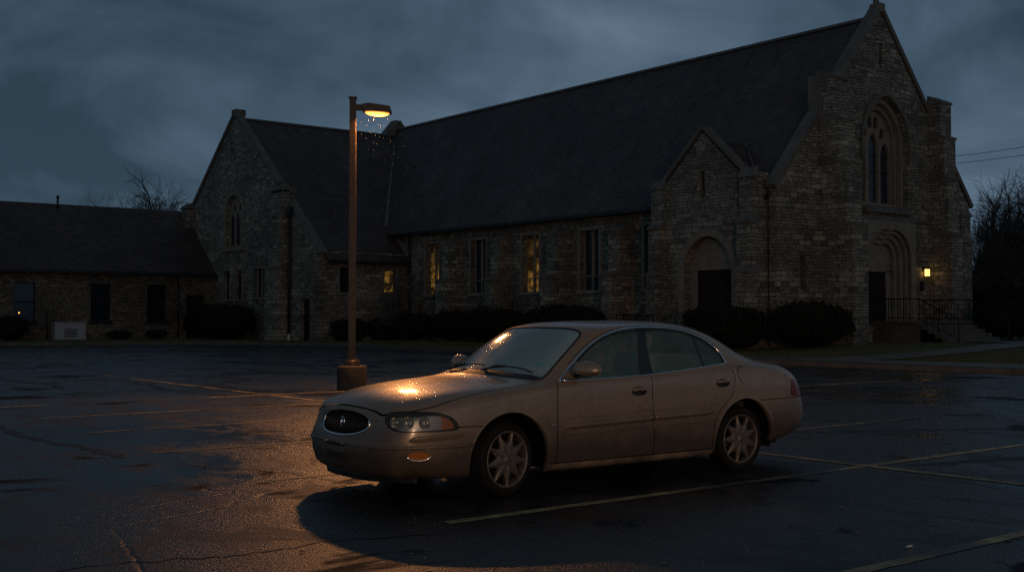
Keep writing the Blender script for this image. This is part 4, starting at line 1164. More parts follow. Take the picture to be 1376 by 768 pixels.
# side rows: for each station the (x, y, z) of six levels, bottom -> below the shoulder
SIDE = [
 [(-.80,.66,.20),(-.87,.735,.225),(-.91,.775,.33),(-.925,.795,.46),(-.915,.795,.55),(-.905,.785,.625)],
 [(-.66,.76,.185),(-.69,.82,.20),(-.70,.85,.32),(-.705,.865,.46),(-.70,.862,.57),(-.70,.856,.665)],
 [(-.38,.80,.175),(-.38,.86,.19),(-.38,.89,.31),(-.38,.903,.46),(-.38,.903,.59),(-.38,.897,.72)],
 [(.0,.80,.17),(.0,.87,.185),(.0,.90,.31),(.0,.914,.47),(.0,.914,.61),(.0,.908,.765)],
 [(.40,.80,.165),(.40,.865,.185),(.40,.895,.30),(.40,.914,.47),(.40,.918,.63),(.40,.913,.80)],
 [(.66,.80,.165),(.66,.862,.185),(.66,.892,.30),(.66,.912,.47),(.66,.919,.64),(.66,.915,.82)],
 [(1.02,.80,.165),(1.02,.862,.185),(1.02,.890,.30),(1.02,.911,.47),(1.02,.920,.65),(1.02,.917,.83)],
 [(1.26,.80,.165),(1.26,.862,.185),(1.26,.890,.30),(1.26,.911,.47),(1.26,.920,.65),(1.26,.918,.835)],
 [(1.65,.80,.165),(1.65,.862,.185),(1.65,.890,.30),(1.65,.911,.47),(1.65,.920,.66),(1.65,.919,.845)],
 [(2.05,.80,.165),(2.05,.862,.185),(2.05,.890,.30),(2.05,.911,.47),(2.05,.920,.67),(2.05,.919,.855)],
 [(2.40,.80,.17),(2.40,.865,.19),(2.40,.893,.30),(2.40,.913,.47),(2.40,.920,.67),(2.40,.917,.865)],
 [(2.70,.80,.19),(2.70,.87,.21),(2.70,.899,.31),(2.70,.915,.48),(2.70,.919,.67),(2.70,.914,.87)],
 [(3.00,.79,.20),(3.00,.87,.22),(3.00,.900,.32),(3.00,.914,.48),(3.00,.915,.66),(3.00,.908,.865)],
 [(3.38,.76,.245),(3.39,.85,.27),(3.40,.888,.35),(3.40,.900,.48),(3.40,.900,.64),(3.40,.895,.84)],
 [(3.58,.72,.285),(3.61,.80,.30),(3.63,.845,.37),(3.64,.862,.48),(3.635,.862,.62),(3.62,.86,.77)],
 [(3.66,.64,.30),(3.73,.72,.32),(3.80,.77,.38),(3.825,.795,.48),(3.815,.795,.60),(3.77,.792,.71)],
]
FX = [None,-1.02,-1.065,-1.09,-1.12,-1.145,-1.152]
FY = [None,.705,.62,.52,.40,.21,0.]
RX = [None,3.86,3.89,3.91,3.925,3.935,3.94]
RY = [None,.715,.62,.52,.40,.20,0.]
def front_pt(j, k):
    dx = [.12,.045,.006,-.012,.018,.092 if j > 2 else .055][k]; z = [.195,.21,.33,.455,.530,.59][k]
    return (FX[j] + dx, FY[j], z)
def rear_pt(j, k):
    dx = [-.15,-.05,-.008,0,-.01,-.045][k]; z = [.31,.325,.385,.485,.60,.745][k]
    return (RX[j] + dx, RY[j], z)

def car_surface(levels=3):
    bm = NB(); V = {}
    def v(p):
        key = (round(p[0], 4), round(p[1], 4), round(p[2], 4))
        if key not in V: V[key] = bm.verts.new(key)
        return V[key]
    def quad(a, b, c, d, s):
        pts = [(p[0], p[1] * s, p[2]) for p in (a, b, c, d)]
        vs = [v(p) for p in pts]
        bm.faces.new(vs if s > 0 else vs[::-1])
    ns = len(SIDE)
    for s in (1, -1):
        for i in range(ns - 1):
            colA = SIDE[i] + [TOPROWS[i][0]]; colB = SIDE[i + 1] + [TOPROWS[i + 1][0]]
            for k in range(6): quad(colA[k + 1], colB[k + 1], colB[k], colA[k], s)
            for j in range(6): quad(TOPROWS[i][j + 1], TOPROWS[i + 1][j + 1], TOPROWS[i + 1][j], TOPROWS[i][j], s)
        def fcol(j):
            return (SIDE[0] + [TOPROWS[0][0]]) if j == 0 else [front_pt(j, k) for k in range(6)] + [TOPROWS[0][j]]
        def rcol(j):
            return (SIDE[-1] + [TOPROWS[-1][0]]) if j == 0 else [rear_pt(j, k) for k in range(6)] + [TOPROWS[-1][j]]
        for j in range(6):
            a, b = fcol(j), fcol(j + 1)
            for k in range(6): quad(b[k + 1], a[k + 1], a[k], b[k], s)
            a, b = rcol(j), rcol(j + 1)
            for k in range(6): quad(a[k + 1], b[k + 1], b[k], a[k], s)
    bmesh.ops.recalc_face_normals(bm, faces=bm.faces)
    me = bpy.data.meshes.new('cage'); bm.to_mesh(me); bm.free()
    o = bpy.data.objects.new('cage', me); COL.objects.link(o)
    md = o.modifiers.new('s', 'SUBSURF'); md.levels = levels; md.render_levels = levels
    dg = bpy.context.evaluated_depsgraph_get()
    me2 = bpy.data.meshes.new_from_object(o.evaluated_get(dg))
    bpy.data.objects.remove(o); bpy.data.meshes.remove(me)
    return me2
# ------------------------------------------------------------------ the parked sedan
def car_materials():
    M = {}
    t = MT('car_paint')
    g = t.objc()
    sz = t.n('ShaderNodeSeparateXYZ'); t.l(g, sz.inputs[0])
    grime_shade_n = t.noise(g, 2.2, 6, 0.65)
    low = t.ramp(t.math('ADD', sz.outputs[2], t.math('MULTIPLY', t.math('SUBTRACT', grime_shade_n, 0.5), 0.5)), [(0.36, 1.0), (0.72, 0.0)])  # darker towards the sills: road grime plus shade put into the colour
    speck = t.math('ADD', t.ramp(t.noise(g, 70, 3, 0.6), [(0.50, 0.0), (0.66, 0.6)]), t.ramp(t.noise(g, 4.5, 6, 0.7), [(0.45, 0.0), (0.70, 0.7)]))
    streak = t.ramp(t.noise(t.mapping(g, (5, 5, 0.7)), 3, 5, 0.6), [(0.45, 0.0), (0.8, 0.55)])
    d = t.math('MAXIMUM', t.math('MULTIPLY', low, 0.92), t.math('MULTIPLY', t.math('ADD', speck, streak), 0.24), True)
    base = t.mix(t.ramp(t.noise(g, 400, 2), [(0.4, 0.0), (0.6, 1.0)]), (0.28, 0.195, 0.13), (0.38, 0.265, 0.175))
    nose = t.n('ShaderNodeMapRange'); t.l(t.math('ADD', sz.outputs[0], t.math('MULTIPLY', grime_shade_n, 0.5)), nose.inputs[0])
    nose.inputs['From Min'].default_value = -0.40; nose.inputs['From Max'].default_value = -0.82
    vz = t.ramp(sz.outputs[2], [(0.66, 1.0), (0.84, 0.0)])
    d = t.math('MAXIMUM', d, t.math('MULTIPLY', t.math('MULTIPLY', nose.outputs[0], vz), 0.72))  # front end darkened in the colour: shade of the unlit nose plus grime
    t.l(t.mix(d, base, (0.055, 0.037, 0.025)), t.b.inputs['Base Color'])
    t.set(Metallic=0.40)
    rr = t.math('ADD', t.math('MULTIPLY', d, 0.35), t.ramp(t.noise(g, 6, 5), [(0.2, 0.26), (0.8, 0.42)]))
    t.l(rr, t.b.inputs['Roughness'])
    t.b.inputs['Coat Weight'].default_value = 0.60
    t.l(t.math('ADD', t.math('MULTIPLY', d, 0.4), 0.06), t.b.inputs['Coat Roughness'])
    # rain beads on the upper faces
    vor = t.n('ShaderNodeTexVoronoi', feature='F1'); t.l(g, vor.inputs['Vector']); vor.inputs['Scale'].default_value = 52
    bead = t.ramp(vor.outputs['Distance'], [(0.0, 1.0), (0.38, 0.0)])
    msk = t.ramp(t.noise(g, 30, 3), [(0.45, 0.0), (0.6, 1.0)])
    nrm = t.n('ShaderNodeNewGeometry'); sn = t.n('ShaderNodeSeparateXYZ'); t.l(nrm.outputs['Normal'], sn.inputs[0])
    upf = t.ramp(sn.outputs[2], [(0.15, 0.12), (0.7, 1.0)])
    h = t.math('MULTIPLY', t.math('MULTIPLY', bead, msk), upf)
    b = t.n('ShaderNodeBump'); b.inputs['Strength'].default_value = 0.6; b.inputs['Distance'].default_value = 0.003
    t.l(h, b.inputs['Height']); t.l(b.outputs['Normal'], t.b.inputs['Coat Normal'])
    b2 = t.n('ShaderNodeBump'); b2.inputs['Strength'].default_value = 0.35; b2.inputs['Distance'].default_value = 0.002
    t.l(t.noise(g, 120, 4, 0.6), b2.inputs['Height']); t.l(b2.outputs['Normal'], t.b.inputs['Normal'])
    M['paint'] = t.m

    def glass(name, haze, col, rough):
        t = MT(name); g = t.objc()
        vor = t.n('ShaderNodeTexVoronoi', feature='F1'); t.l(g, vor.inputs['Vector']); vor.inputs['Scale'].default_value = 85
        bead = t.ramp(vor.outputs['Distance'], [(0.0, 1.0), (0.42, 0.0)])
        msk = t.ramp(t.noise(g, 20, 4), [(0.42, 0.0), (0.62, 1.0)])
        h = t.math('MULTIPLY', bead, msk)
        t.l(t.mix(t.noise(g, 3, 5), tuple(c * 0.8 for c in col), tuple(c * 1.2 for c in col)), t.b.inputs['Base Color'])
        t.b.inputs['Roughness'].default_value = rough
        t.l(t.ramp(t.noise(g, 5, 5), [(0.25, rough * 0.7), (0.75, rough * 1.6)]), t.b.inputs['Roughness'])
        t.b.inputs['IOR'].default_value = 1.5
        al = t.math('ADD', t.ramp(t.noise(g, 2.2, 5), [(0.3, haze - 0.1), (0.75, haze + 0.1)]), t.math('MULTIPLY', h, 0.12), True)
        t.l(al, t.b.inputs['Alpha'])
        t.bump(h, 0.12, 0.003)
        return t.m
    M['ws_glass'] = glass('windscreen_glass', 0.86, (0.25, 0.37, 0.37), 0.10)
    M['side_glass'] = glass('side_glass', 0.44, (0.10, 0.20, 0.19), 0.06)
    t = MT('clear_lens'); t.set(Base_Color=(0.16, 0.17, 0.165, 1), Roughness=0.10)
    t.b.inputs['Alpha'].default_value = 0.22
    t.bump(t.noise(t.objc(), 60, 3), 0.2, 0.002); M['lens'] = t.m
    M['amber'] = mat_flat('amber_lens', (0.42, 0.13, 0.02), 0.3)
    M['redlens'] = mat_flat('red_lens', (0.13, 0.008, 0.007), 0.25)
    M['chrome'] = mat_plain('chrome_trim', (0.88, 0.90, 0.92), 0.16, 1.0, 30, 0.12, 0.05)
    M['alloy'] = mat_plain('wheel_alloy', (0.165, 0.135, 0.11), 0.5, 0.6, 40, 0.35, 0.25)
    M['rubber'] = mat_plain('tyre_rubber', (0.013, 0.012, 0.011), 0.85, 0, 25, 0.3, 0.3, 0.12)
    M['black'] = mat_flat('black_trim', (0.012, 0.012, 0.013), 0.45)
    M['matte'] = mat_flat('matte_black', (0.007, 0.007, 0.007), 0.9, 0, 0.1)
    M['pillar'] = mat_flat('pillar_black', (0.018, 0.02, 0.024), 0.28)
    M['seat'] = mat_plain('seat_cloth', (0.17, 0.155, 0.135), 0.85, 0, 20, 0.2)
    M['dash'] = mat_plain('dash_plastic', (0.05, 0.047, 0.045), 0.6, 0, 20, 0.2)
    M['rocker'] = mat_plain('sill_trim', (0.22, 0.165, 0.12), 0.45, 0.3, 5, 0.75, 0.2)
    M['reflector'] = mat_flat('lamp_reflector', (0.50, 0.50, 0.47), 0.34, 1.0)
    M['lampback'] = mat_flat('lamp_housing', (0.34, 0.35, 0.34), 0.35, 0.6)
    M['mount'] = mat_flat('mount_plastic', (0.035, 0.028, 0.022), 0.7, 0, .2)
    M['sticker'] = mat_flat('sticker_teal', (0.10, 0.42, 0.36), 0.5)
    return M

def cut_path(bm, pts, eu, ev, filt, eps=0.004):
    """split faces along a polyline given in the (eu, ev) projection plane"""
    ed = eu.cross(ev)
    xs = [p[0] for p in pts]; ys = [p[1] for p in pts]
    bx = (min(xs) - .06, max(xs) + .06, min(ys) - .06, max(ys) + .06)
    cand = set()
    for f in bm.faces:
        c = f.calc_center_median(); a = c.dot(eu); b = c.dot(ev)
        if bx[0] < a < bx[1] and bx[2] < b < bx[3] and filt(c): cand.add(f)
    for (a, b) in zip(pts, pts[1:]):
        pa = eu * a[0] + ev * a[1]; pb = eu * b[0] + ev * b[1]
        d = pb - pa; L = d.length
        if L < 1e-6: continue
        d /= L; nrm = d.cross(ed)
        fs = []
        for f in cand:
            tmin = 1e9; tmax = -1e9; smin = 1e9; smax = -1e9
            for v in f.verts:
                q = v.co - pa
                t_ = q.dot(d); s_ = q.dot(nrm)
                if t_ < tmin: tmin = t_
                if t_ > tmax: tmax = t_
                if s_ < smin: smin = s_
                if s_ > smax: smax = s_
            if tmax < -eps or tmin > L + eps or smin > 1e-5 or smax < -1e-5: continue
            fs.append(f)
        if not fs: continue
        geom = set(fs)
        for f in fs:
            geom.update(f.verts); geom.update(f.edges)
        r = bmesh.ops.bisect_plane(bm, geom=list(geom), dist=0.0004, plane_co=pa, plane_no=nrm)
        for g in r['geom']:
            if isinstance(g, bmesh.types.BMFace): cand.add(g)
        cand = {f for f in cand if f.is_valid}

def inpoly(p, poly):
    x, y = p; c = False; n = len(poly); j = n - 1
    for i in range(n):
        xi, yi = poly[i]; xj, yj = poly[j]
        if (yi > y) != (yj > y) and x < (xj - xi) * (y - yi) / (yj - yi) + xi: c = not c
        j = i
    return c

def dpath(p, pts):
    m = 9
    px, py = p
    for (ax, ay), (bx, by) in zip(pts, pts[1:]):
        dx, dy = bx - ax, by - ay; L = dx * dx + dy * dy
        t = max(0, min(1, ((px - ax) * dx + (py - ay) * dy) / L)) if L else 0
        m = min(m, math.hypot(px - ax - t * dx, py - ay - t * dy))
    return m

def offset_path(pts, o):
    out = []
    for i, p in enumerate(pts):
        a = pts[max(0, i - 1)]; b = pts[min(len(pts) - 1, i + 1)]
        dx, dy = b[0] - a[0], b[1] - a[1]; L = math.hypot(dx, dy)
        out.append((p[0] - dy / L * o, p[1] + dx / L * o))
    return out

def smooth_path(pts, n=4, closed=False):
    out = []; m = len(pts)
    rng = range(m if closed else m - 1)
    for i in rng:
        p0 = pts[(i - 1) % m] if closed or i > 0 else pts[0]
        p1 = pts[i]; p2 = pts[(i + 1) % m]
        p3 = pts[(i + 2) % m] if closed or i + 2 < m else pts[-1]
        for k in range(n):
            t = k / n
            out.append(tuple(0.5 * (2 * b + (c - a) * t + (2 * a - 5 * b + 4 * c - d) * t * t + (3 * b - a - 3 * c + d) * t ** 3) for a, b, c, d in zip(p0, p1, p2, p3)))
    out.append(pts[0] if closed else pts[-1])
    return out

def build_car():
    M = car_materials()
    me = car_surface(3)
    bm = NB(); bm.from_mesh(me)
    ref = bm.copy(); ref.normal_update()
    bvh = BVHTree.FromBMesh(ref); ref.faces.ensure_lookup_table()
    X, Y, Z = Vector((1, 0, 0)), Vector((0, 1, 0)), Vector((0, 0, 1))
    def normal_at(p):
        loc, n, idx, d = bvh.find_nearest(p)
        f = ref.faces[idx]
        w = []; tot = 0
        acc = Vector((0, 0, 0))
        for v in f.verts:
            k = 1.0 / ((v.co - loc).length + 1e-4) ** 1.3
            acc += v.normal * k
        return acc.normalized()
    def onsurf(x, z, s, out=0.0):
        """point on the flank at side-view (x, z)"""
        h = bvh.ray_cast(Vector((x, 2.0 * s, z)), Vector((0, -s, 0)))
        if h[0] is None: return None
        return h[0] + normal_at(h[0]) * out
    def ontop(x, y, out=0.0):
        h = bvh.ray_cast(Vector((x, y, 3)), Vector((0, 0, -1)))
        return None if h[0] is None else h[0] + normal_at(h[0]) * out
    def onfront(y, z, out=0.0):
        h = bvh.ray_cast(Vector((-3, y, z)), Vector((1, 0, 0)))
        return None if h[0] is None else h[0] + normal_at(h[0]) * out
    side = lambda c: abs(c.y) > 0.45
    # ---- outlines -------------------------------------------------------
    def circ(cx, cz, r, a0, a1, n):
        return [(cx + r * cos(R(a0 + (a1 - a0) * i / n)), cz + r * sin(R(a0 + (a1 - a0) * i / n))) for i in range(n + 1)]
    WH = [(0.03, 0.30, 0.402), (2.83, 0.305, 0.400)]
    LIPS = [(0.03, 0.30, 0.43), (2.83, 0.305, 0.428)]
    arches = [circ(*w, -25, 205, 40) for w in WH]
    win = smooth_path([(.578, .942), (.744, 1.06), (.93, 1.188), (1.10, 1.278), (1.27, 1.338), (1.49, 1.380), (1.73, 1.396), (1.93, 1.394), (2.11, 1.383), (2.28, 1.353), (2.44, 1.298), (2.57, 1.215), (2.632, 1.135), (2.65, 1.047)], 4)
    belt = smooth_path([(2.65, 1.047), (2.37, 1.022), (2.06, .996), (1.615, .968), (1.2, .953), (.96, .948), (.578, .942)], 3)
    winpoly = win[:-1] + belt[:-1]
    pB1 = [(1.502, .94), (1.52, 1.05), (1.585, 1.22), (1.682, 1.42)]
    pB2 = [(1.664, .94), (1.672, 1.06), (1.70, 1.22), (1.785, 1.42)]
    pC1 = [(2.316, 1.0), (2.322, 1.1), (2.326, 1.22), (2.334, 1.36)]
    pC2 = [(2.345, 1.0), (2.351, 1.1), (2.357, 1.22), (2.364, 1.36)]
    g_door1 = [(.545, .932), (.518, .88), (.508, .75), (.510, .45), (.520, .238)]
    g_door2 = [(1.607, .960), (1.600, .80), (1.612, .58), (1.640, .40), (1.645, .238)]
    g_door3 = smooth_path([(2.650, 1.045), (2.668, .98), (2.682, .90), (2.668, .81), (2.628, .735), (2.56, .675), (2.47, .60), (2.412, .50), (2.398, .40), (2.402, .238)], 3)
    g_sill = [(.440, .238), (1.2, .236), (2.402, .238)]
    g_bump = smooth_path([(-.50, .600), (-.42, .604), (-.33, .603), (-.24, .600)], 2)
    g_bumpR = [(3.05, .677), (3.25, .678), (3.5, .682), (3.95, .69)]
    fillr = circ(2.815, .935, .078, 70, 255, 16)
    HL = smooth_path([(-.985, .635), (-.99, .70), (-.925, .724), (-.815, .727), (-.671, .717), (-.587, .692), (-.535, .664), (-.495, .606), (-.52, .590), (-.654, .585), (-.782, .584), (-.935, .588)], 3, True)
    # headlight outline lives in a 45 degree plan projection u = (x + |y|)/sqrt2 : convert from surface hits
    HLp = [(-1.010, -.617, .687), (-.995, -.635, .712), (-.925, -.699, .726), (-.815, -.781, .726), (-.671, -.842, .717), (-.587, -.866, .693), (-.535, -.877, .665), (-.492, -.885, .606), (-.519, -.882, .590), (-.654, -.862, .585), (-.782, -.831, .585), (-.967, -.732, .590), (-1.017, -.648, .635)]
    HL = smooth_path([((x - y) / sqrt(2), z) for x, y, z in HLp], 3, True)
    ws_half = [(.235, 0), (.25, -.25), (.285, -.47), (.345, -.66), (.41, -.762), (.47, -.758), (.628, -.716), (.83, -.672), (.955, -.635), (1.005, -.605), (1.022, -.56), (1.005, -.44), (.955, -.22), (.945, 0)]
    bl_half = [(2.47, 0), (2.465, -.3), (2.47, -.48), (2.50, -.545), (2.72, -.61), (2.93, -.665), (3.0, -.665), (3.06, -.60), (3.10, -.3), (3.11, 0)]
    hood_edge = smooth_path([(-1.022, 0), (-1.018, -.2), (-1.002, -.42), (-.985, -.585), (-.925, -.690), (-.83, -.755), (-.69, -.800), (-.557, -.812), (-.27, -.812), (0, -.806), (.24, -.80), (.40, -.785)], 3)
    trunk_edge = smooth_path([(3.13, 0), (3.12, -.35), (3.10, -.62), (3.14, -.70), (3.4, -.715), (3.62, -.70), (3.80, -.66)], 3)
    grille = [(0.405 * (1 if cos(a) > 0 else -1) * abs(cos(a)) ** .82, .613 + .098 * (1 if sin(a) > 0 else -1) * abs(sin(a)) ** .86 + 0.0) for a in [2 * pi * i / 48 for i in range(49)]]
    SQ = sqrt(0.5)
    fogp = [(-.815 + .088 * cos(a) + .0, .385 + .034 * sin(a)) for a in [2 * pi * i / 20 for i in range(21)]]
    fogU = [((-.815 + .815) / sqrt(2) + .0 + .085 * cos(a), .384 + .036 * sin(a)) for a in [2 * pi * i / 20 for i in range(21)]]
    tail = smooth_path([(3.555, .70), (3.535, .78), (3.55, .862), (3.62, .868), (3.78, .82), (3.9, .76), (3.9, .70)], 3, True)
    handles = [(1.44, .824, .096, .042), (2.514, .862, .096, .041)]
    # ---- cuts -----------------------------------------------------------
    W = 0.0038
    for a in arches: cut_path(bm, a, X, Z, side)
    for w in LIPS: cut_path(bm, circ(*w, -16, 196, 36), X, Z, side)
    up = lambda c: abs(c.y) > 0.45 and c.z > 0.85
    cut_path(bm, win + belt[1:], X, Z, up)
    for p in (pB1, pB2, pC1, pC2): cut_path(bm, p, X, Z, up)
    gaps = [g_door1, g_door2, g_door3, g_sill, g_bump, g_bumpR, fillr]
    low_ = lambda c: abs(c.y) > 0.6 and c.z < 1.06
    for gp in gaps:
        for o in (-W, W): cut_path(bm, offset_path(gp, o), X, Z, low_)
    for hx, hz, ha, hb in handles:
        cut_path(bm, [(hx + ha * cos(a), hz + hb * sin(a)) for a in [2 * pi * i / 24 for i in range(25)]], X, Z, low_)
    topf = lambda c: c.z > 0.68
    for s in (1, -1):
        sy = lambda P: [(x, y * s) for x, y in P]
        cut_path(bm, sy(ws_half), X, Y, lambda c: c.z > .88 and c.x < 1.2)
        cut_path(bm, sy(bl_half), X, Y, lambda c: c.z > 1.0 and c.x > 2.2)
        for o in (-W, W):
            cut_path(bm, sy(offset_path(hood_edge, o)), X, Y, lambda c: c.z > .66 and c.x < .6)
            cut_path(bm, sy(offset_path(trunk_edge, o)), X, Y, lambda c: c.z > .7 and c.x > 2.9)
        U = Vector((SQ, -SQ * -s * -1, 0)) if False else Vector((SQ, SQ * s, 0))
        fr = lambda c: c.x < -.3 and c.y * s > .35
        cut_path(bm, HL, U, Z, fr)
        cut_path(bm, [(x, z) for x, z in offset_path(HL, .012)], U, Z, fr)
        cut_path(bm, fogU, U, Z, fr)
        cut_path(bm, tail, X, Z, lambda c: c.x > 3.4 and c.y * s > .4)
    cut_path(bm, grille, Y, Z, lambda c: c.x < -.9 and abs(c.y) < .6)
    cut_path(bm, [(y * 1.06, .613 + (z - .613) * 1.16) for y, z in grille], Y, Z, lambda c: c.x < -.9 and abs(c.y) < .6)
    # front and rear bumper level cuts
    for z0 in (0.448, 0.600):
        pass
    # ---- sort faces into parts ---------------------------------------------
    wsP = ws_half + [(x, -y) for x, y in ws_half[::-1]]
    blP = bl_half + [(x, -y) for x, y in bl_half[::-1]]
    hoodP = hood_edge + [(.24, 0)]
    d1P = g_door1 + g_door2[::-1]
    d2P = g_door2 + g_door3[::-1]
    HLo = offset_path(HL, .012)
    grilleO = [(y * 1.06, .613 + (z - .613) * 1.16) for y, z in grille]
    def classify(f):
        c = f.calc_center_median(); x, y, z = c; a = abs(y); s = 1 if y > 0 else -1
        sd = 'R' if y > 0 else 'L'
        q = (x, z)
        if a > .45:
            for cx, cz, r in WH:
                if math.hypot(x - cx, z - cz) < r - 1e-4 and z < .76 or (abs(x - cx) < r * .90 and z < cz - .08): return None
            if z > .85 and inpoly(q, winpoly):
                def xat(P):
                    for (x1, z1), (x2, z2) in zip(P, P[1:]):
                        if z1 <= z <= z2: return x1 + (x2 - x1) * (z - z1) / (z2 - z1)
                    return P[0][0] if z < P[0][1] else P[-1][0]
                if x < xat(pB1): return 'glassF' + sd
                if x < xat(pB2): return 'pillar' + sd + 'B'
                if x < xat(pC1): return 'glassR' + sd
                if x < xat(pC2): return 'pillar' + sd + 'C'
                return 'glassQ' + sd
        if z > .9 and x < 1.15 and inpoly((x, -a), wsP): return 'windscreen'
        if z > 1.0 and x > 2.3 and inpoly((x, -a), blP): return 'backlight'
        if a > .6 and z < 1.06:
            for gp in gaps:
                if dpath(q, gp) < W * 0.98: return 'gap'
            for hx, hz, ha, hb in handles:
                if ((x - hx) / ha) ** 2 + ((z - hz) / hb) ** 2 < .99: return 'recess' + sd + ('F' if hx < 2 else 'B')
        if x < -.3 and a > .35:
            u = ((x + a) * SQ, z)
            if inpoly(u, HL): return 'lens' + sd
            if inpoly(u, HLo): return 'seal' + sd
            if inpoly(u, fogU): return 'fog' + sd
        if x < -.9 and a < .6 and z < .8:
            if inpoly((y, z), grille): return 'grille'
            if inpoly((y, z), grilleO): return 'grilleframe'
        if x < .6 and z > .66 and dpath((x, -a), hood_edge) < W * .98: return 'gap'
        if x > 2.9 and z > .7 and dpath((x, -a), trunk_edge) < W * .98: return 'gap'
        if x > 3.4 and a > .4 and inpoly(q, tail): return 'tail' + sd
        if a > .6 and z < 1.06:
            if inpoly(q, d1P): return 'door' + sd + 'F'
            if inpoly(q, d2P): return 'door' + sd + 'B'
            if z < .236 and .40 < x < 2.42: return 'sill' + sd
        if x < .45 and z > .66:
            e = -a
            if inpoly((x, e), hoodP + [(-1.022, 0)]): return 'hood'
        if x > 3.1 and z > .86 and a < .705 and inpoly((x, -a), trunk_edge + [(3.95, -.60), (3.95, 0), (3.13, 0)]): return 'trunk'
        if x < -.24 and z < .6 + max(0, (-.5 - x)) * .22: return 'bumperF'
        if x > 3.04 and z < .68: return 'bumperR'
        return 'body'
    parts = {}
    bm.faces.ensure_lookup_table()
    for f in bm.faces:
        k = classify(f)
        if k: parts.setdefault(k, []).append(f)
    def extract(keys, push=0.0, solid=0.0):
        nb = NB(); mp = {}
        nlist = []
        for k in keys:
            for f in parts.get(k, []):
                vs = []
                for v in f.verts:
                    if v not in mp:
                        n = normal_at(v.co)
                        w = nb.verts.new(v.co + n * push); mp[v] = (w, n)
                    vs.append(mp[v][0])
                nf = nb.faces.new(vs); nf.smooth = True
        return nb, mp
    car = thing('sedan', 'dusty champagne four door sedan parked in the wet lot, rain on its hood', 'car', (CAR_O[0], CAR_O[1], 0), CAR_RZ)
    def surf(name, keys, mat, parent, push=0.0, thick=0.0):
        nb, mp = extract(keys, push)
        nb.verts.index_update()
        norms = [None] * len(nb.verts)
        for w, n in mp.values(): norms[w.index] = n
        me_ = bpy.data.meshes.new(name); nb.to_mesh(me_); nb.free()
        me_.materials.append(mat)
        me_.normals_split_custom_set_from_vertices([tuple(n) for n in norms])
        o = bpy.data.objects.new(name, me_); link(o, parent)
        if thick:
            md = o.modifiers.new('thickness', 'SOLIDIFY'); md.thickness = thick; md.offset = -1; md.use_rim = True
        return o
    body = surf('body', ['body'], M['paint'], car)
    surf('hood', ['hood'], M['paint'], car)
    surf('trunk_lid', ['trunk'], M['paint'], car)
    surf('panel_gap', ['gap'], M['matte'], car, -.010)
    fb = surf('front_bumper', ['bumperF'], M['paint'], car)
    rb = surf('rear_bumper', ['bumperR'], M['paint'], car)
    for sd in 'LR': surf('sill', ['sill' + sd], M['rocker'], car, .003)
    surf('windshield', ['windscreen'], M['ws_glass'], car, -.004)
    surf('rear_window', ['backlight'], M['side_glass'], car, -.004)
    for sd in 'LR':
        s = 1 if sd == 'R' else -1
        doors = {}
        for fb_, nm in (('F', 'front'), ('B', 'rear')):
            d = surf('door', ['door' + sd + fb_], M['paint'], car); doors[fb_] = d
            rc = surf('handle_recess', ['recess' + sd + fb_], M['black'], d, -.020)
            hx, hz, ha, hb = handles[0 if fb_ == 'F' else 1]
            hbm = NB()
            pts = [onsurf(hx + dx, hz + dz, s, o_) for dx, dz, o_ in ((-.085, .008, .0), (-.06, .014, .012), (0, .018, .018), (.055, .014, .012), (.083, .006, .0))]
            tube(hbm, pts, [.012, .020, .023, .020, .012], 10, True, 0, 0.7)
            obj('door_handle', hbm, M['paint'], d, True)
            # rim of the recess
            hbm = NB()
            pts = [onsurf(hx + ha * cos(a), hz + hb * sin(a), s, .0) for a in [2 * pi * i / 24 for i in range(25)]]
            tube(hbm, pts, .0035, 5, False); obj('recess_rim', hbm, M['paint'], d, True)
            # side moulding: a tapered bar on the door
            mb = NB()
            x0, x1 = ((.585, 1.598) if fb_ == 'F' else (1.622, 2.385))
            zt = lambda x: .574 + (x - .58) * .024
            zb_ = lambda x: .518 + (x - .58) * .026
            n = 26; rows = []
            for i in range(n + 1):
                x = x0 + (x1 - x0) * i / n
                tpr = min(1, (x - .575) / .10, (2.395 - x) / .10) ** .5
                zc = (zt(x) + zb_(x)) / 2; hh = (zt(x) - zb_(x)) / 2 * tpr
                row = []
                for (fz, o_) in ((-1, -.004), (-.9, .008 * tpr), (.15, .024 * tpr), (.75, .022 * tpr), (1, .004), (1.02, -.004)):
                    row.append(mb.verts.new(onsurf(x, zc + hh * fz, s, o_)))
                rows.append(row)
            for r0, r1 in zip(rows, rows[1:]):
                for k in range(5): mb.faces.new((r0[k], r1[k], r1[k + 1], r0[k + 1])).smooth = True
            mb.faces.new(rows[0]); mb.faces.new(rows[-1][::-1])
            bmesh.ops.recalc_face_normals(mb, faces=mb.faces)
            obj('moulding', mb, M['paint'], d)
            # lower crease and upper crease pressed in the door
            for (za, zb2, rad) in ((.476, .512, .0055), (.618, .672, .005)):
                cb = NB(); xs = [x0 - .07 + (x1 + .09 - x0 + .0) * i / 24 for i in range(25)]
                if fb_ == 'F': xs = [.516 + (1.602 - .516) * i / 24 for i in range(25)]
                else: xs = [1.618 + ((2.40 if za < .5 else 2.47) - 1.618) * i / 24 for i in range(25)]
                pts = [onsurf(x, za + (x - .4) / 2.05 * (zb2 - za), s, -.001) for x in xs]
                tube(cb, pts, rad * 2.3, 8, True, 0, .6); obj('crease', cb, M['paint'], d, True)
            gl = surf('side_window', ['glass' + fb_.replace('B', 'R') + sd], M['side_glass'], car, -.005)
        surf('quarter_window', ['glassQ' + sd], M['side_glass'], car, -.005)
        surf('window_pillar', ['pillar' + sd + 'B'], M['pillar'], car, -.002); surf('window_divider', ['pillar' + sd + 'C'], M['pillar'], car, -.002)
        # bright trim around the side glass
        tb = NB()
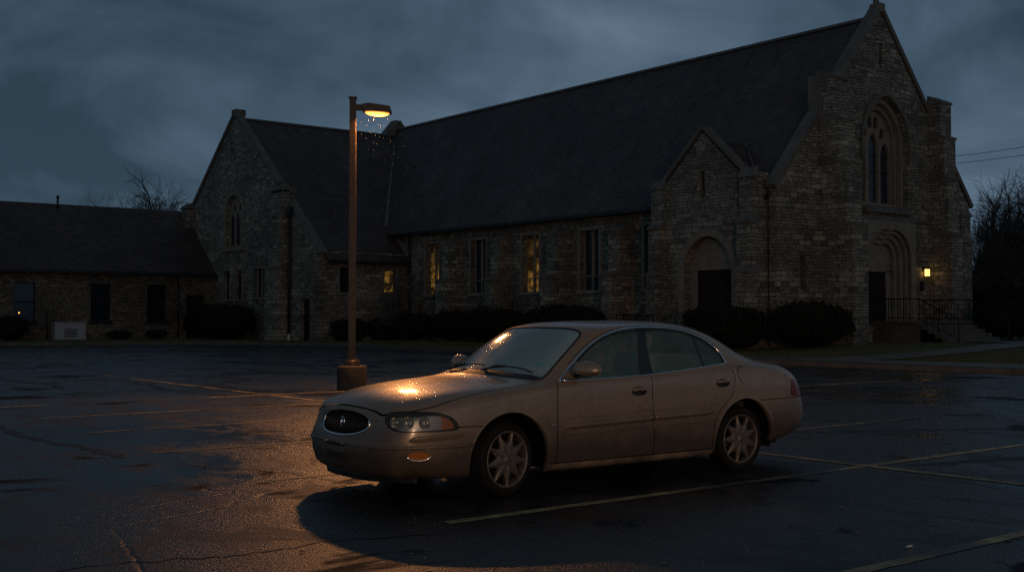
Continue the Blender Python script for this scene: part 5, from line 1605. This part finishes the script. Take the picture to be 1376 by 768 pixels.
        pts = [onsurf(x, z, s, .003) for x, z in win]
        tube(tb, pts, .0095, 8, True, 0, .7)
        pts = [onsurf(x, z, s, .003) for x, z in belt]
        tube(tb, pts, .0065, 8, True, 0, .8)
        obj('window_trim', tb, M['chrome'], car, True)
        # black run channel just inside the bright trim
        tb = NB()
        inner = offset_path(win, -.019)
        pts = [p for p in (onsurf(x, z, s, -.001) for x, z in inner) if p]
        tube(tb, pts, .011, 6, True, 0, .5); obj('window_seal', tb, M['black'], car, True)
        # drip rail seam above the windows
        tb = NB()
        pts = [p for p in (onsurf(x, z, s, .0) for x, z in offset_path(win[4:-6], .018)) if p]
        tube(tb, pts, .004, 6, True); obj('roof_seam', tb, M['black'], car, True)
        # wheel arch lips
        for w in WH:
            lb = NB()
            rows = []
            for i, (x, z) in enumerate(circ(w[0], w[1], w[2], -15, 195, 44)):
                p = onsurf(x, z, s, .0)
                if p is None or abs(p.y) < .8: continue
                d = Vector((x - w[0], 0, z - w[1])).normalized()
                rows.append([lb.verts.new(p + d * .016 + Y * s * .0005), lb.verts.new(p + Y * s * .006 + d * .004), lb.verts.new(p + Y * s * .003 - d * .004), lb.verts.new(p - Y * s * .045 - d * .003)])
            for r0, r1 in zip(rows, rows[1:]):
                for k in range(3): lb.faces.new((r0[k], r1[k], r1[k + 1], r0[k + 1])).smooth = True
            bmesh.ops.recalc_face_normals(lb, faces=lb.faces)
            obj('arch_lip', lb, M['paint'], car, True)
            # inner well
            wb = NB(); rows = []
            for i, (x, z) in enumerate(circ(w[0], w[1], w[2] + .004, -14, 194, 30)):
                rows.append([wb.verts.new((x, .885 * s if False else (.86 * s), z)), wb.verts.new((x, .50 * s, z))])
            for r0, r1 in zip(rows, rows[1:]): wb.faces.new((r0[0], r1[0], r1[1], r0[1]))
            wb.faces.new([r[1] for r in rows])
            obj('wheel_well', wb, M['matte'], car)
        # headlight: lens, reflector bowl, bulbs, amber corner
        U = Vector((SQ, SQ * s, 0))
        hl = surf('headlight', ['lens' + sd], M['lens'], car, .001)
        rbm, _ = extract(['lens' + sd], -.058)
        for f in rbm.faces:
            c = f.calc_center_median(); f.material_index = 1 if c.x > -.60 else 0
        o = obj('reflector', rbm, [M['lampback'], M['amber']], hl, False)
        for (u_, cz, rr_) in ((-.20, .652, .042), (-.085, .652, .050), (.045, .650, .047)):
            lb = NB()
            dirv = Vector((SQ, -SQ * s, 0)); h_ = bvh.ray_cast(Vector((u_ * SQ, u_ * SQ * s, cz)) - dirv * 3, dirv)
            nn_ = (Vector((-.80, .60 * s, 0)) + h_[1] * .6).normalized()
            q = nn_.to_track_quat('Z', 'Y').to_matrix().to_4x4(); q.translation = h_[0] - nn_ * .040
            lathe(lb, [(rr_, .028), (rr_ * .8, .010), (rr_ * .45, -.002), (.012, -.004), (.012, .018), (.0005, .020)], 20, q)
            obj('lamp_bowl', lb, M['reflector'], hl, True)
        surf('headlight_seal', ['seal' + sd], M['black'], car, -.004)
        fg = surf('fog_light', ['fog' + sd], M['amber'], car, -.010)
        fbm = NB()
        pts = []
        for u_, z_ in fogU[10:] + fogU[:1]:
            # walk the diagonal projection: find x,y with (x+|y|)/sqrt2 = u on the surface
            dirv = Vector((SQ, -SQ * s, 0)); base_ = Vector((u_ * SQ, u_ * SQ * s, z_))
            h = bvh.ray_cast(base_ - dirv * 3, dirv)
            if h[0] is not None: pts.append(h[0] + h[1] * .004)
        if len(pts) > 3: tube(fbm, pts, .007, 6, True)
        obj('fog_surround', fbm, M['chrome'], fg, True)
        tl = surf('tail_light', ['tail' + sd], M['redlens'], car, .004)
        tbm = NB()
        pts = [onsurf(x, z, s, .004) for x, z in [(3.553, .70), (3.538, .76), (3.538, .80), (3.55, .858)]]
        if all(pts): tube(tbm, pts, .008, 6, True)
        obj('lens_edge', tbm, M['lens'], tl, True)
        # bumper creases
        cb = NB()
        pts = [onsurf(-.35 - .10 * i, .451, s, -.001) for i in range(6)]
        fp = [onfront(y * s, z_, -.001) for y, z_ in ((.80, .450), (.74, .449), (.66, .447), (.56, .447), (.44, .450), (.33, .454), (.22, .456), (.165, .456))]
        pts = [p for p in pts[:4] + fp if p is not None]
        tube(cb, pts, .015, 8, True); obj('crease', cb, M['paint'], fb, True)
        cb = NB()
        pts = [onsurf(3.16 + .5 * i / 8, .532 + .02 * i / 8, s, -.001) for i in range(9)]
        pts = [p for p in pts if p is not None]
        tube(cb, pts, .0065, 6, True); obj('crease', cb, M['paint'], rb, True)
        for (za, zb3) in ((.632, .640), (.602, .608)):
            cb = NB()
            pts = [onsurf(3.22 + .46 * i / 8, za + (zb3 - za) * i / 8, s, -.001) for i in range(9)]
            pts = [p for p in pts if p is not None]
            tube(cb, pts, [.001] + [.007] * (len(pts) - 1), 6, True); obj('moulding', cb, M['paint'], rb, True)
        # front bumper slot moulding
        mb = NB(); rows = []
        for i in range(25):
            t_ = i / 24
            u_ = -.075 + .405 * t_
            dirv = Vector((SQ, -SQ * s, 0))
            tp = min(1, t_ / .12, (1 - t_) / .06) ** .5
            row = []
            zc = .510 + .030 * t_
            for fz, o_ in ((-1, -.003), (-.75, .010 * tp), (-.1, .002 * tp), (.5, .024 * tp), (.95, .016 * tp), (1, -.003)):
                base_ = Vector((u_ * SQ, u_ * SQ * s, zc + fz * .026 * tp))
                h = bvh.ray_cast(base_ - dirv * 3, dirv)
                if h[0] is None: row = None; break
                row.append(mb.verts.new(h[0] + normal_at(h[0]) * o_))
            if row: rows.append(row)
        for r0, r1 in zip(rows, rows[1:]):
            for k in range(5): mb.faces.new((r0[k], r1[k], r1[k + 1], r0[k + 1])).smooth = True
        bmesh.ops.recalc_face_normals(mb, faces=mb.faces)
        obj('bumper_moulding', mb, M['paint'], fb)
        # door mirror
        mr = NB()
        bmesh.ops.create_uvsphere(mr, u_segments=24, v_segments=14, radius=1.0)
        for v in mr.verts:
            x, y, z = v.co
            k = 1.0 if x > 0 else 1.0 - .12 * (1 - z * z)
            xx = x * (.055 if x > 0 else .105)
            if x > 0: xx = min(xx, .03)
            yy = y * .150
            zz = (abs(z) ** .8) * (.090 if z > 0 else -.040) * (1 - .22 * max(0, y))
            v.co = Vector((.755 + xx + max(0, yy) * .25, s * (1.01 + yy), 1.03 + zz))
        if s < 0: bmesh.ops.reverse_faces(mr, faces=mr.faces)
        bmesh.ops.recalc_face_normals(mr, faces=mr.faces)
        mo = obj('door_mirror', mr, M['paint'], car, True)
        mg = NB()
        lathe(mg, [(.0005, 0), (.5, 0), (.98, 0), (1, -.04)], 28, Matrix.Translation((.800, 1.01 * s, 1.035)) @ Matrix.Diagonal((.004, .125, .062, 1)) @ Matrix.Rotation(R(90), 4, 'Y'))
        obj('mirror_glass', mg, M['reflector'], mo, True)
        sb = NB()
        p = onsurf(.70, .985, s, 0)
        tri = [onsurf(x, z, s, .006) for x, z in ((.60, .955), (.835, .962), (.83, 1.105), (.72, 1.032))]
        tri2 = [q - Y * s * .03 for q in tri]
        a_ = [sb.verts.new(q) for q in tri]; b_ = [sb.verts.new(q) for q in tri2]
        sb.faces.new(a_); sb.faces.new(b_[::-1])
        for i in range(4): sb.faces.new((a_[i], b_[i], b_[(i + 1) % 4], a_[(i + 1) % 4]))
        bmesh.ops.recalc_face_normals(sb, faces=sb.faces)
        obj('mirror_base', sb, M['paint'], mo)
        sb = NB()
        tube(sb, [(.76, s * .86, .985), (.755, s * .90, .99), (.755, s * .945, 1.0)], [.032, .026, .032], 10, True, 0, .8)
        obj('mirror_arm', sb, M['black'], mo, True)
        # side marker dot on the fender
        sb = NB(); p = onsurf(.462, .572, s, .0)
        box(sb, p.x - .011, p.x + .011, p.y - .004, p.y + .004, .562, .584, 0, .003)
        obj('badge', sb, M['chrome'], car)
    # ---- front centre -----------------------------------------------------
    gr = surf('grille', ['grille'], M['matte'], car, -.030)
    gf = surf('grille_frame', ['grilleframe'], M['paint'], gr, .0)
    tb = NB(); pts = [onfront(y, z, .004) for y, z in grille[:-1]]
    n_ = len(pts)
    k0 = [p for p in pts[n_ // 2 - 3:]] + [pts[0], pts[1], pts[2]]
    tube(tb, k0, [.003] + [.008] * (len(k0) - 2) + [.003], 8, True)
    obj('grille_trim', tb, M['chrome'], gr, True)
    tb = NB()
    for i in range(-17, 18):
        y = i * .0225
        hh = .098 * (max(0, 1 - (abs(y) / .405) ** 2.3)) ** .5 * .96
        p0 = onfront(y, .613, -.012)
        tube(tb, [(onfront(y, .613 - hh, -.012)), p0 + Vector((-.006, 0, 0)), (onfront(y, .613 + hh, -.012))], .0032, 5, True)
    obj('grille_slat', tb, M['black'], gr, True)
    tb = NB(); p = onfront(0, .615, .004)
    ring = [p + Vector((-.004, .036 * cos(a), .043 * sin(a))) for a in [2 * pi * i / 24 for i in range(25)]]
    tube(tb, ring, .0048, 6, False)
    for k in (-1, 0, 1):
        cy = .013 * k; cz = .010 * k
        prism(tb, [(cy - .007, cz + .014), (cy + .007, cz + .018), (cy + .007, cz - .004), (cy, cz - .016), (cy - .007, cz - .006)], p + Vector((-.004, 0, 0)), (0, 1, 0), (0, 0, 1), (-.004 - .002 * k, 0, 0))
    tube(tb, [p + Vector((.03, 0, -.04)), p + Vector((.0, 0, -.04))], .004, 5, True)
    obj('emblem', tb, M['chrome'], gr, True)
    # blank plate panel and its two clips
    tb = NB()
    pl = []
    for i in range(9):
        y = -.165 + .33 * i / 8
        a0 = onfront(y, .452, .004); a1 = onfront(y, .315, .006)
        pl.append((tb.verts.new(a0), tb.verts.new(a1)))
    for a0, a1 in zip(pl, pl[1:]): tb.faces.new((a0[0], a1[0], a1[1], a0[1]))
    bmesh.ops.recalc_face_normals(tb, faces=tb.faces)
    obj('plate_mount', tb, M['mount'], fb)
    tb = NB()
    for y in (-.155, .155):
        q = onfront(y, .452, .006); box(tb, q.x - .006, q.x + .006, q.y - .018, q.y + .018, .445, .458, 0, .003)
    obj('plate_clip', tb, M['chrome'], fb)
    # chin spoiler
    cb = NB(); rows = []
    for i in range(41):
        y = -.70 + 1.4 * i / 40
        x = -1.06 + .32 * abs(y / .74) ** 3.2
        rows.append([cb.verts.new((x + dx, y, z)) for dx, z in ((.0, .232), (-.012, .20), (.0, .155), (.03, .15), (.03, .232))])
    for r0, r1 in zip(rows, rows[1:]):
        for k in range(4): cb.faces.new((r0[k], r1[k], r1[k + 1], r0[k + 1]))
    bmesh.ops.recalc_face_normals(cb, faces=cb.faces)
    obj('chin_spoiler', cb, M['black'], car)
    # black surround of the windscreen + header seam
    tb = NB()
    full = [(x, y) for x, y in ws_half] + [(x, -y) for x, y in ws_half[-2::-1]]
    fs = smooth_path(ws_half, 3); fullp = fs + [(x, -y) for x, y in fs[-2::-1]]
    pts = [ontop(x, y, .001) for x, y in fullp]
    tube(tb, [p for p in pts if p], .011, 6, False, 0, .5)
    obj('windshield_seal', tb, M['black'], car, True)
    tb = NB()
    fs = smooth_path(bl_half, 3); fullp = fs + [(x, -y) for x, y in fs[-2::-1]]
    pts = [ontop(x, y, .001) for x, y in fullp]
    tube(tb, [p for p in pts if p], .010, 6, False, 0, .5)
    obj('rear_window_seal', tb, M['black'], car, True)
    # cowl band at the base of the windscreen
    cb = NB(); rows = []
    for i in range(33):
        y = -.755 + 1.51 * i / 32; a = abs(y)
        xb = .235 + .052 * (a / .47) ** 2 if a < .47 else .287 + .125 * ((a - .47) / .29) ** 1.4
        r_ = [ontop(xb - .035, y, .002), ontop(xb, y, .006), ontop(xb + .055, y, .002)]
        rows.append([cb.verts.new(q) for q in r_])
    for r0, r1 in zip(rows, rows[1:]):
        for k in range(2): cb.faces.new((r0[k], r0[k + 1], r1[k + 1], r1[k])).smooth = True
    bmesh.ops.recalc_face_normals(cb, faces=cb.faces)
    obj('cowl', cb, M['black'], car)
    for (ya, yb, xa, xb) in ((.50, -.06, .30, .335), (-.12, -.66, .275, .43)):
        wb = NB(); n = 12
        pts = [ontop(xa + (xb - xa) * i / n + .05 * sin(pi * i / n) * .6, ya + (yb - ya) * i / n, .018) for i in range(n + 1)]
        tube(wb, pts, .006, 6, True)
        pv = ontop(.275, ya - .05, .02)
        tube(wb, [pv, (pv + pts[5]) / 2 + Vector((0, 0, .02)), pts[5] + Vector((0, 0, .008))], .009, 6, True)
        obj('wiper', wb, M['black'], car, True)
    # little round service sticker low on the driver's side of the glass
    tb = NB()
    n = ontop(.545, -.60, -.008); nn = normal_at(n)
    tx = nn.cross(Y).normalized(); ty = tx.cross(nn)
    Mx = Matrix((tx, -ty, nn)).transposed().to_4x4(); Mx.translation = n + nn * .0125
    for k in range(7):
        q = Mx @ Matrix.Translation((.004 * (k % 2) - .002, (k - 3) * .0095, 0))
        box(tb, -.010, .010, -.003, .003, 0, .001, 0, 0, q)
    lathe(tb, [(.044, 0), (.041, .0006), (.038, 0)], 24, Mx @ Matrix.Diagonal((.6, 1, 1, 1)))
    o = obj('window_sticker', tb, M['sticker'], car)
    # ---- underbody and cabin ------------------------------------------------
    ub = NB()
    box(ub, -.95, 3.6, -.60, .60, .20, .30)
    box(ub, .45, 2.37, -.84, .84, .19, .24)
    obj('underbody', ub, M['matte'], car)
    ib = NB()
    box(ib, .46, 3.02, -.80, .80, .245, .30)
    box(ib, .15, .455, -.48, .48, .245, .86); box(ib, .445, .46, -.80, .80, .245, .86)
    box(ib, 3.02, 3.06, -.66, .66, .30, .98)
    for s in (1, -1):
        box(ib, .46, 2.60, s * .80 - .01, s * .80 + .01, .30, .90)
    obj('cabin_lining', ib, M['dash'], car)
    db = NB(); box(db, .46, .82, -.76, .76, .72, .93, 0, .05); box(db, .80, .95, .10, .70, .70, .86, 0, .04); box(db, .80, .93, -.70, -.10, .74, .93, 0, .05)
    obj('dashboard', db, M['dash'], car)
    sw = NB()
    Mx = Matrix.Translation((1.0, -.38, .93)) @ Matrix.Rotation(R(-65), 4, 'Y')
    ring = [Mx @ Vector((.185 * cos(a), .185 * sin(a), 0)) for a in [2 * pi * i / 28 for i in range(29)]]
    tube(sw, ring, .015, 8, False)
    for a in (0, 120, 240): tube(sw, [Mx @ Vector((0, 0, -.02)), Mx @ Vector((.18 * cos(R(a + 180)), .18 * sin(R(a + 180)), 0))], [.03, .012], 8)
    obj('steering_wheel', sw, M['black'], car, True)
    for y in (-.38, .38):
        sb = NB()
        box(sb, 1.18, 1.72, y - .26, y + .26, .42, .60, 0, .06)
        Mx = Matrix.Translation((1.72, y, .58)) @ Matrix.Rotation(R(17), 4, 'Y')
        box(sb, -.07, .08, -.25, .25, 0, .60, 0, .055, Mx)
        st = obj('seat', sb, M['seat'], car, True)
        hb_ = NB(); box(hb_, -.045, .05, -.14, .14, .62, .80, 0, .04, Mx)
        tube(hb_, [Mx @ Vector((0, -.06, .55)), Mx @ Vector((0, -.06, .66))], .008, 6); tube(hb_, [Mx @ Vector((0, .06, .55)), Mx @ Vector((0, .06, .66))], .008, 6)
        obj('headrest', hb_, M['seat'], st, True)
    sb = NB(); box(sb, 2.18, 2.72, -.68, .68, .42, .60, 0, .06)
    Mx = Matrix.Translation((2.74, 0, .58)) @ Matrix.Rotation(R(20), 4, 'Y')
    box(sb, -.07, .08, -.66, .66, 0, .56, 0, .06, Mx)
    st = obj('rear_bench', sb, M['seat'], car, True)
    pb = NB(); box(pb, 2.88, 3.12, -.64, .64, .97, .99, 0, .005); obj('parcel_shelf', pb, M['dash'], car)
    mb = NB(); box(mb, .955, .985, -.12, .12, 1.29, 1.35, 0, .01); tube(mb, [(.96, 0, 1.345), (.965, 0, 1.395)], .008, 6); obj('rear_view_mirror', mb, M['black'], car)
    # antenna stub free; exhaust
    eb = NB(); tube(eb, [(3.3, .42, .25), (3.83, .42, .25)], .026, 10, True); obj('exhaust_pipe', eb, M['alloy'], car, True)
    # ---- wheels ---------------------------------------------------------------
    def wheel(cx, s, spin, steer=0):
        RT, RR = .312, .238
        base = bpy.data.objects.new('wheel', None); base.empty_display_size = .1; link(base, car)
        base.location = (cx, .772 * s, RT - .004); base.rotation_euler = (0, R(spin), (0 if s > 0 else pi) - R(steer))
        Mx = Matrix.Rotation(R(-90), 4, 'X')          # local +z of the lathe -> +y (outward)
        tb = NB()
        prof = [(.205, -.10), (.235, -.105), (.285, -.105), (.303, -.09), (.3125, -.06)]
        for h in (-.06, -.03, 0, .03, .06):
            prof += [(.3125, h - .008), (.3125, h + .008), (.306, h + .010), (.306, h + .020)] if h < .06 else [(.3125, h)]
        prof += [(.303, .088), (.285, .103), (.272, .106), (.268, .108), (.262, .106), (.245, .104), (.236, .096), (.225, .088)]
        lathe(tb, prof, 56, Mx); obj('tyre', tb, M['rubber'], base, True)
        rb_ = NB()
        lathe(rb_, [(RR, .092), (RR + .001, .100), (RR - .006, .104), (RR - .014, .101), (RR - .020, .090), (RR - .026, .05), (RR - .028, -.09)], 56, Mx)
        rim = obj('rim', rb_, M['alloy'], base, True)
        bb = NB(); lathe(bb, [(.0005, .02), (.15, .02), (.212, .03)], 40, Mx); obj('brake_disc', bb, M['matte'], base, True)
        sp = NB()
        n = 9
        for k in range(n):
            a = 2 * pi * k / n
            def P(r, off, h):
                return Mx @ Vector((r * cos(a) - off * sin(a), r * sin(a) + off * cos(a), h))
            rr = [(.055, .022, .100), (.105, .041, .101), (.130, .034, .099), (.165, .021, .095), (.20, .014, .092), (.220, .017, .091)]
            top = [(sp.verts.new(P(r, -w, h - .006)), sp.verts.new(P(r, 0, h + .004)), sp.verts.new(P(r, w, h - .006))) for r, w, h in rr]
            bot = [(sp.verts.new(P(r, -w, h - .035)), sp.verts.new(P(r, w, h - .035))) for r, w, h in rr]
            for i in range(len(rr) - 1):
                t0, t1, b0, b1 = top[i], top[i + 1], bot[i], bot[i + 1]
                sp.faces.new((t0[0], t0[1], t1[1], t1[0])); sp.faces.new((t0[1], t0[2], t1[2], t1[1]))
                sp.faces.new((t0[2], b0[1], b1[1], t1[2])); sp.faces.new((b0[0], t0[0], t1[0], b1[0]))
        bmesh.ops.recalc_face_normals(sp, faces=sp.faces)
        obj('spoke', sp, M['alloy'], rim)
        hb2 = NB(); lathe(hb2, [(.0005, .108), (.018, .1075), (.028, .105), (.031, .100), (.045, .099), (.060, .099), (.105, .100), (.118, .094), (.120, .06)], 36, Mx)
        for k in range(5):
            a = 2 * pi * k / 5 + .3
            lathe(hb2, [(.010, .094), (.010, .104), (.006, .107), (.0005, .107)], 8, Mx @ Matrix.Translation((.052 * cos(a), .052 * sin(a), 0)))
        obj('hub_cap', hb2, M['alloy'], rim, True)
    wheel(0.0, -1, 12, -9); wheel(2.80, -1, 40); wheel(0.0, 1, 75, -9); wheel(2.80, 1, 23)
    return car
build_car()
